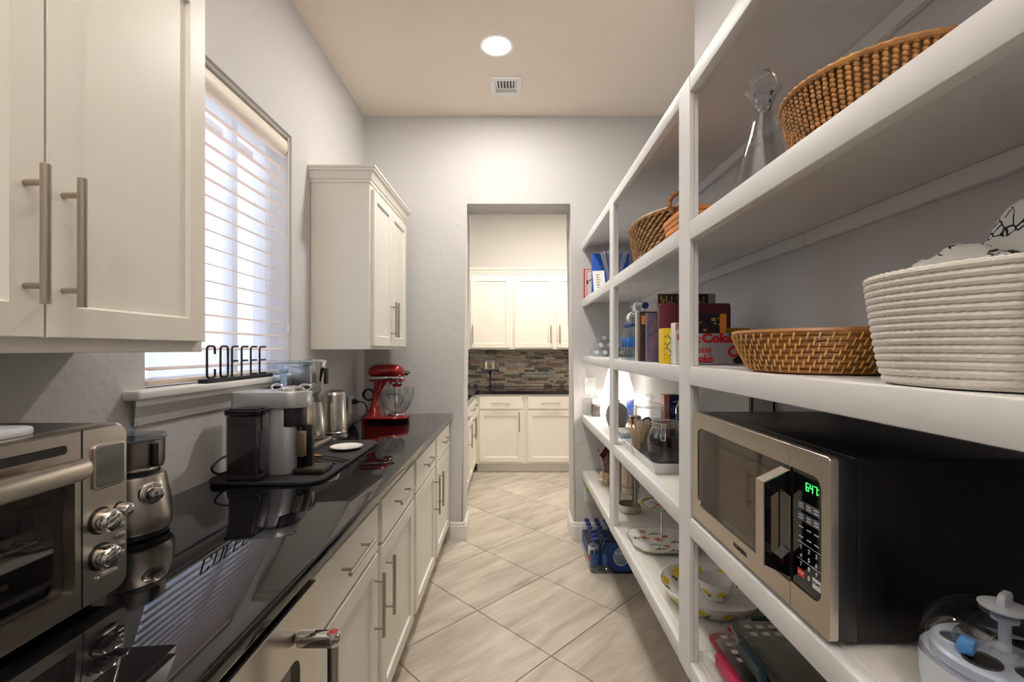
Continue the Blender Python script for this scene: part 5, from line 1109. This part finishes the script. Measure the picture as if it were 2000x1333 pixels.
t = thing('steel_canister', 'stainless canister held in a ring stand over a round dish', 'canister', (*mc, S5))
b = B(); lathe(b, [(.056, 0), (.060, .003), (.0625, .040), (.060, .040), (.057, .008), (0, .007)], (*mc, S5), n=40); fin('base_dish', b, steel_w, t)
for k in range(3):
    a = 2 * PI * k / 3 - 1.2; b = B(); box(b, -.004, .004, -.010, .010, .008, .27, .002); b.transform(Matrix.Translation((mc[0] + .055 * math.cos(a), mc[1] + .055 * math.sin(a), S5)) @ Matrix.Rotation(a, 4, 'Z')); fin('leg', b, steel_w, t)
b = B(); lathe(b, [(.046, .10), (.049, .104), (.050, .30), (.046, .306), (0, .306)], (*mc, S5), n=44); fin('canister_body', b, steel_w, t)
for z in (.135, .262): b = B(); lathe(b, [(.0505, z), (.0535, z), (.0535, z + .007), (.0505, z + .007)], (*mc, S5), n=44, cap0=False, cap1=False); fin('ring_band', b, nickel, t)
b = B(); lathe(b, [(.040, .308), (.03, .32), (.008, .324), (.010, .337), (0, .339)], (*mc, S5), n=32); fin('lid', b, steel_w, t)
# two-tier painted plate stand
paint = {n: mat('glaze_' + n, rgb(*c), .25, coat=.4) for n, c in (('green', (120, 150, 60)), ('orange', (226, 120, 50)), ('red', (196, 52, 56)), ('teal', (90, 170, 176)), ('yellow', (226, 186, 60)), ('pink', (206, 120, 140)), ('leaf', (70, 100, 50)))}
tc_ = (.668, 2.085)
t = thing('tiered_plate_stand', 'two-tier white plate stand painted with birds and flowers', 'plate stand', (*tc_, S5))
def sq(r, n=64, p=3.2, sc=.03): return [(tc_[0] + r * (1 + sc * math.cos(12 * 2 * PI * k / n)) * math.copysign(abs(math.cos(2 * PI * k / n + PI / 4)) ** (2 / p), math.cos(2 * PI * k / n + PI / 4)), tc_[1] + r * (1 + sc * math.cos(12 * 2 * PI * k / n)) * math.copysign(abs(math.sin(2 * PI * k / n + PI / 4)) ** (2 / p), math.sin(2 * PI * k / n + PI / 4))) for k in range(n)]
def tier(z, R, p):
    b = B(); rings(b, [[Vector((x, y, z + zz)) for x, y in sq(r, p=p, sc=s)] for r, zz, s in ((R * .6, 0, 0), (R * .66, .001, 0), (R, .013, .02), (R * .995, .0165, .02), (R * .66, .0052, 0), (R * .001, .0048, 0))]); pl_ = fin('plate', b, white_c, t)
    b = B(); rings(b, [[Vector((x, y, z + zz)) for x, y in sq(r, p=p, sc=.02)] for r, zz in ((R * .985, .0164), (R * 1.002, .0166), (R * 1.004, .0145), (R * .99, .0135))], closed=True); fin('green_rim', b, paint['green'], pl_)
    return pl_
def blob(pl_, name, m, x, y, z, a, l, w, tilt=0):
    b = B(); n = 14; rings(b, [[Vector((l * math.cos(2 * PI * k / n), w * math.sin(2 * PI * k / n), zz)) for k in range(n)] for zz in (0, .0008)]); b.transform(Matrix.Translation((x, y, z)) @ Matrix.Rotation(a, 4, 'Z')); return fin(name, b, m, pl_)
p1 = tier(S5, .142, 3.4)
def motifs(pl_, z, R, spec):
    for i, (dx, dy, kind) in enumerate(spec):
        x, y = tc_[0] + dx * R, tc_[1] + dy * R
        if kind == 'bird':
            blob(pl_, 'painted_bird', paint['orange'], x, y, z, .9, .016, .010); blob(pl_, 'painted_bird', paint['red'], x + .012, y - .012, z + .0003, -.6, .012, .006); blob(pl_, 'painted_leg', paint['leaf'], x - .004, y - .026, z, 1.3, .015, .0012)
        elif kind == 'flower':
            for q in range(5): a = 2 * PI * q / 5; blob(pl_, 'painted_petal', paint[('red', 'pink', 'orange')[i % 3]], x + .009 * math.cos(a), y + .009 * math.sin(a), z + .0001 * q, a, .008, .004)
            blob(pl_, 'painted_centre', paint['yellow'], x, y, z + .0009, 0, .004, .004)
        elif kind == 'leaf':
            for q in range(4): blob(pl_, 'painted_leaf', paint[('green', 'leaf', 'teal')[q % 3]], x + .012 * q - .018, y + .006 * (q % 2), z + .0001 * q, .6 + q * .7, .012, .004)
        elif kind == 'wave':
            for q in range(4): blob(pl_, 'painted_stroke', paint['teal'], x + .010 * q, y - .004 * q, z + .0001 * q, .4 - .2 * q, .016, .0022)
motifs(p1, S5 + .0054, .09, ((-.75, .55, 'bird'), (-.1, .95, 'leaf'), (-.55, -.3, 'wave'), (.35, .65, 'flower'), (.1, -.55, 'flower'), (-.15, .35, 'bird'), (-.3, -.9, 'leaf'), (.7, -.1, 'leaf')))
motifs(p1, S5 + .0115, .118, ((-.9, .2, 'leaf'), (-.5, .9, 'flower'), (.2, -.95, 'leaf')))
ZT = S5 + .165
p2 = tier(ZT, .105, 2.4)
motifs(p2, ZT + .0054, .065, ((-.2, .1, 'flower'), (.1, -.6, 'flower'), (-.5, -.5, 'leaf'), (.5, .5, 'leaf'), (-.6, .6, 'wave'), (.2, .9, 'leaf')))
for k in range(40):
    a = 2 * PI * k / 40
    b = B(); n = 4; r = .088; x, y = tc_[0] + r * math.cos(a), tc_[1] + r * math.sin(a); box(b, -.005, .005, -.0058, .0058, 0, .0008); b.transform(Matrix.Translation((x, y, ZT + .0125)) @ Matrix.Rotation(a, 4, 'Z') @ Matrix.Rotation(-.22, 4, 'Y')); fin('checker', b, paint['green'] if k % 2 else paint['yellow'], p2)
b = B(); pr_ = []
for k in range(19):
    z = S5 + .006 + k * .0087; r = .0042 + .0012 * math.cos(k * PI); pr_.append((r, z - S5))
lathe(b, pr_ + [(.0045, .178), (.008, .185), (.004, .20), (0, .21)], (*tc_, S5), n=14); fin('centre_rod', b, chrome, t)
# lemon bowls
lem = mat('lemon_yellow_glaze', rgb(232, 200, 30), .2, coat=.4); lef = mat('dark_leaf_glaze', rgb(66, 62, 34), .3, coat=.3)
def lemons(t, c, prof_r, z, count, ln, out=True, ph=0, tilt=0):
    for k in range(count):
        a = 2 * PI * k / count + ph; 
        def patch(nm, m, da, dz, la, lz, rot, lift):
            b = B(); n = 14; top = []; botm = []
            for i in range(n):
                u = la * math.cos(2 * PI * i / n) * (1 + .18 * abs(math.cos(2 * PI * i / n)) ** 8); w = lz * math.sin(2 * PI * i / n); uu = u * math.cos(rot) - w * math.sin(rot); ww = u * math.sin(rot) + w * math.cos(rot)
                zz = z + dz + ww; r = prof_r(zz); aa = a + da + uu / r
                for lst, e in ((top, lift), (botm, -.0004)): rr2 = r + (e if out else -e); lst.append(Vector((c[0] + rr2 * math.cos(aa), c[1] + rr2 * math.sin(aa), c[2] + zz)))
            rings(b, [botm, top]); return fin(nm, b, m, t)
        patch('painted_lemon', lem, 0, 0, ln, ln * .68, .35 * (-1) ** k, .0009)
        patch('painted_leaf', lef, (ln * 1.2) / prof_r(z), -ln * .55, ln * .55, ln * .16, .7, .0010)
        patch('painted_leaf', lef, (ln * .9) / prof_r(z), -ln * .95, ln * .4, ln * .13, -.4, .0011)
lb_c = (.685, 1.605, S5)
t = thing('serving_bowl', 'wide white serving bowl painted with lemons on the lowest shelf', 'bowl', lb_c)
ro = lambda z: .125 + .048 * (max(z, 0) / .06) ** .8
ri_ = lambda z: ro(z) - .005
b = B(); lathe(b, [(.10, 0), (.118, .001)] + [(ro(z), z) for z in (.004, .015, .03, .045, .056)] + [(ro(.058), .0595), (ri_(.058), .0595)] + [(ri_(z), z) for z in (.056, .045, .03, .016)] + [(.118, .008), (0, .007)], lb_c, n=64); bw = fin('bowl_wall', b, white_c, t)
lemons(bw, lb_c, ri_, .036, 11, .020, False, .35); lemons(bw, lb_c, ro, .030, 11, .019, True, .1)
sb_c = (.703, 1.61, S5 + .0085)
t = thing('lemon_bowl', 'small white lemon-painted bowl standing inside the wide serving bowl', 'bowl', sb_c)
rs_ = lambda z: .030 + .030 * (max(z, 0) / .065) ** .55
b = B(); lathe(b, [(.026, 0), (.029, .001)] + [(rs_(z), z) for z in (.002, .01, .025, .045, .064)] + [(rs_(.064) - .0025, .066), (rs_(.064) - .004, .064)] + [(rs_(z) - .004, z) for z in (.045, .025, .012)] + [(.02, .007), (0, .006)], sb_c, n=48); bw = fin('bowl_wall', b, white_c, t)
lemons(bw, sb_c, rs_, .034, 6, .013, True, .5)
# glass storage boxes
def gbox(label, x0, x1, y0, y1, z, hh, lid_m, latch_m, rows):
    t = thing('glass_food_container', label, 'food container', ((x0 + x1) / 2, (y0 + y1) / 2, z))
    b = B(); P = lambda e, zz: [Vector((p[0], p[1], z + zz)) for p in rrect(x0 + e, x1 - e, y0 + e, y1 - e, .035)]
    rings(b, [P(.014, 0), P(.010, .004), P(.003, hh - .004), P(.006, hh - .004), P(.014, .008)]); fin('glass_base', b, thin_glass('pale_green_glass_' + str(int(x0 * 1e4)), (.93, .96, .95, 1)), t)
    b = B(); so = rrect(x0 + .003, x1 - .003, y0 + .003, y1 - .003, .035); si = rrect(x0 + .018, x1 - .018, y0 + .018, y1 - .018, .026); V_ = lambda P_, zz: [Vector((p[0], p[1], zz)) for p in P_]; rings(b, [V_(so, z + hh - .0035), V_(so, z + hh + .003), V_(si, z + hh + .003), V_(si, z + hh - .0035)], closed=True); ld = fin('lid_seal', b, latch_m, t)
    b = B(); slab(b, rrect(x0, x1, y0, y1, .038), z + hh + .0032, z + hh + .012, .003); fin('lid', b, lid_m, t)
    b = B(); slab(b, rrect(x0 + .018, x1 - .018, y0 + .018, y1 - .018, .028), z + hh + .0122, z + hh + .0155, .0012); fin('lid_ridge', b, lid_m, t)
    for j in range(rows):
        for k in range(6):
            b = B(); x = x0 + .04 + k * (x1 - x0 - .08) / 5; y = y1 - .045 - j * .032
            slab(b, rrect(x - .009, x + .009, y - .007, y + .007, .004), z + hh + .0157, z + hh + .0175); fin('vent_dash', b, mat('pale_dash', rgb(206, 198, 196), .4), t)
    ym = (y0 + y1) / 2; xm = (x0 + x1) / 2
    for q in ((x0 - .014, x0 + .004, ym - .055, ym + .055), (x1 - .004, x1 + .014, ym - .055, ym + .055), (xm - .05, xm + .05, y1 - .004, y1 + .014), (xm - .05, xm + .05, y0 - .014, y0 + .004)):
        b = B(); slab(b, rrect(*q, .006), z + hh - .022, z + hh + .014, .003); fin('latch', b, latch_m, t)
    return t
teal_m = mat('dark_teal_latch', rgb(12, 58, 66), .4); mag = mat('raspberry_latch', rgb(178, 30, 76), .4); dred = mat('dark_red_seal', rgb(140, 30, 46), .4)
lid1 = thin_glass('teal_tinted_lid', (.90, .90, .90, 1), 1.7); lid2 = thin_glass('red_tinted_lid', (.96, .92, .92, 1), 1.7)
gbox('glass food container with raspberry latches under the teal-latched one', .556, .80, 1.03, 1.352, S5 + .0003, .042, lid2, mag, 4)
gbox('glass food container with dark teal latches stacked on top', .592, .836, .985, 1.292, S5 + .062, .046, lid1, teal_m, 2)
# water pack on the floor
t = thing('water_bottle_pack', 'shrink-wrapped pack of blue-labelled water bottles on the floor by the doorway', 'water pack', (.64, 3.05, 0))
lab_d = mat('deep_blue_label', rgb(26, 78, 140), .3, coat=.3, vary=(26, .5, rgb(14, 40, 92)), stretch=(1, 1, .3)); lab_r = mat('red_label', rgb(214, 34, 36), .35); lab_w = mat('white_label', rgb(228, 230, 236), .4)
bp = None
R0 = .0325; HB = .205
def pbottle(x, y, lab):
    M = Matrix.Translation((x, y, .0005)); bd = bottle(t, M, pet, cap_b, HB, R0, lab, (.22, .58) if lab is lab_d else (.40, .66))
    return bd
proto = pbottle(.503, 2.86, lab_d); px0, py0 = .503, 2.86
pr2 = None
for i in range(5):
    for j in range(6):
        x, y = .503 + i * .0655, 2.86 + j * .0655
        if i == 0 and j == 0: continue
        if i == 0 and j == 1: continue
        o = dup(proto, (x - px0, y - py0, 0), parent=t)
bd = pbottle(.503, 2.9255, lab_w); b = B(); lathe(b, [(R0 * 1.02, HB * .18), (R0 * 1.035, HB * .185), (R0 * 1.035, HB * .395), (R0 * 1.02, HB * .4)], (.503, 2.9255, .0005), n=20, cap0=False, cap1=False); fin('label', b, lab_r, bd)
for k in range(4): b = B(); a0 = -2.9 + .0; box(b, .503 - R0 * 1.05 - .0004, .503 - R0 * 1.04, 2.915, 2.936 - .004 * (k % 2), .118 - k * .007, .121 - k * .007); fin('print_line', b, black_ink, bd)
film = mat('printed_blue_film', rgb(12, 46, 120), .2, coat=.6, vary=(9, .5, rgb(20, 80, 170)))
def arcband(yf, pts_out): pass
b = B(); n = 26
cxw, czw = .66, .105
outl = [(.575 + .02 * math.sin(k / 12 * PI) * -1, .012 + (.178) * k / 12) for k in range(13)]
poly = [(.552, .192)] + [(.552 + .06 * (k / 10) ** 2.2, .192 - .17 * (k / 10)) for k in range(1, 11)] + [(.70, .016), (.80, .016), (.80, .192)]
slab(b, poly, 2.8205, 2.8225); xf(b.verts, XZ); w1 = fin('wrap_print', b, film, t)
b = B(); slab(b, [(.655 + .045 * math.cos(2 * PI * k / 30), .108 + .052 * math.sin(2 * PI * k / 30)) for k in range(30)], 2.8185, 2.8203); xf(b.verts, XZ); rd = fin('wrap_roundel', b, mat('pale_roundel', rgb(150, 170, 190), .25, vary=(16, .7, rgb(84, 104, 130))), w1)
b = B(); torus(b, (.655, 2.8185, .108), .046, .002, n=36, m=6, M=Matrix.Rotation(PI / 2, 4, 'X') @ Matrix.Diagonal((1, 1.15, 1, 1))); fin('roundel_ring', b, lab_w, w1)
for k, x in enumerate((.625, .645, .664, .684)): b = B(); box(b, x - .005, x + .005, 2.8172, 2.8186, .122, .136 + .003 * (k % 2)); fin('roundel_print', b, lab_w, w1)
b = B(); slab(b, rrect(.628, .80, 2.825, 3.22, .03), .2065, .2085); fin('wrap_top', b, film, w1)
b = B(); slab(b, rrect(.4685, .805, 2.8245, 3.225, .033), .002, .06); 
fs = [f for f in b.faces if abs(f.normal.z) > .9]
bmesh.ops.delete(b, geom=fs, context='FACES_ONLY'); fin('clear_wrap', b, thin_glass('shrink_film', (.95, .97, 1, 1), 1.35, .08), t)
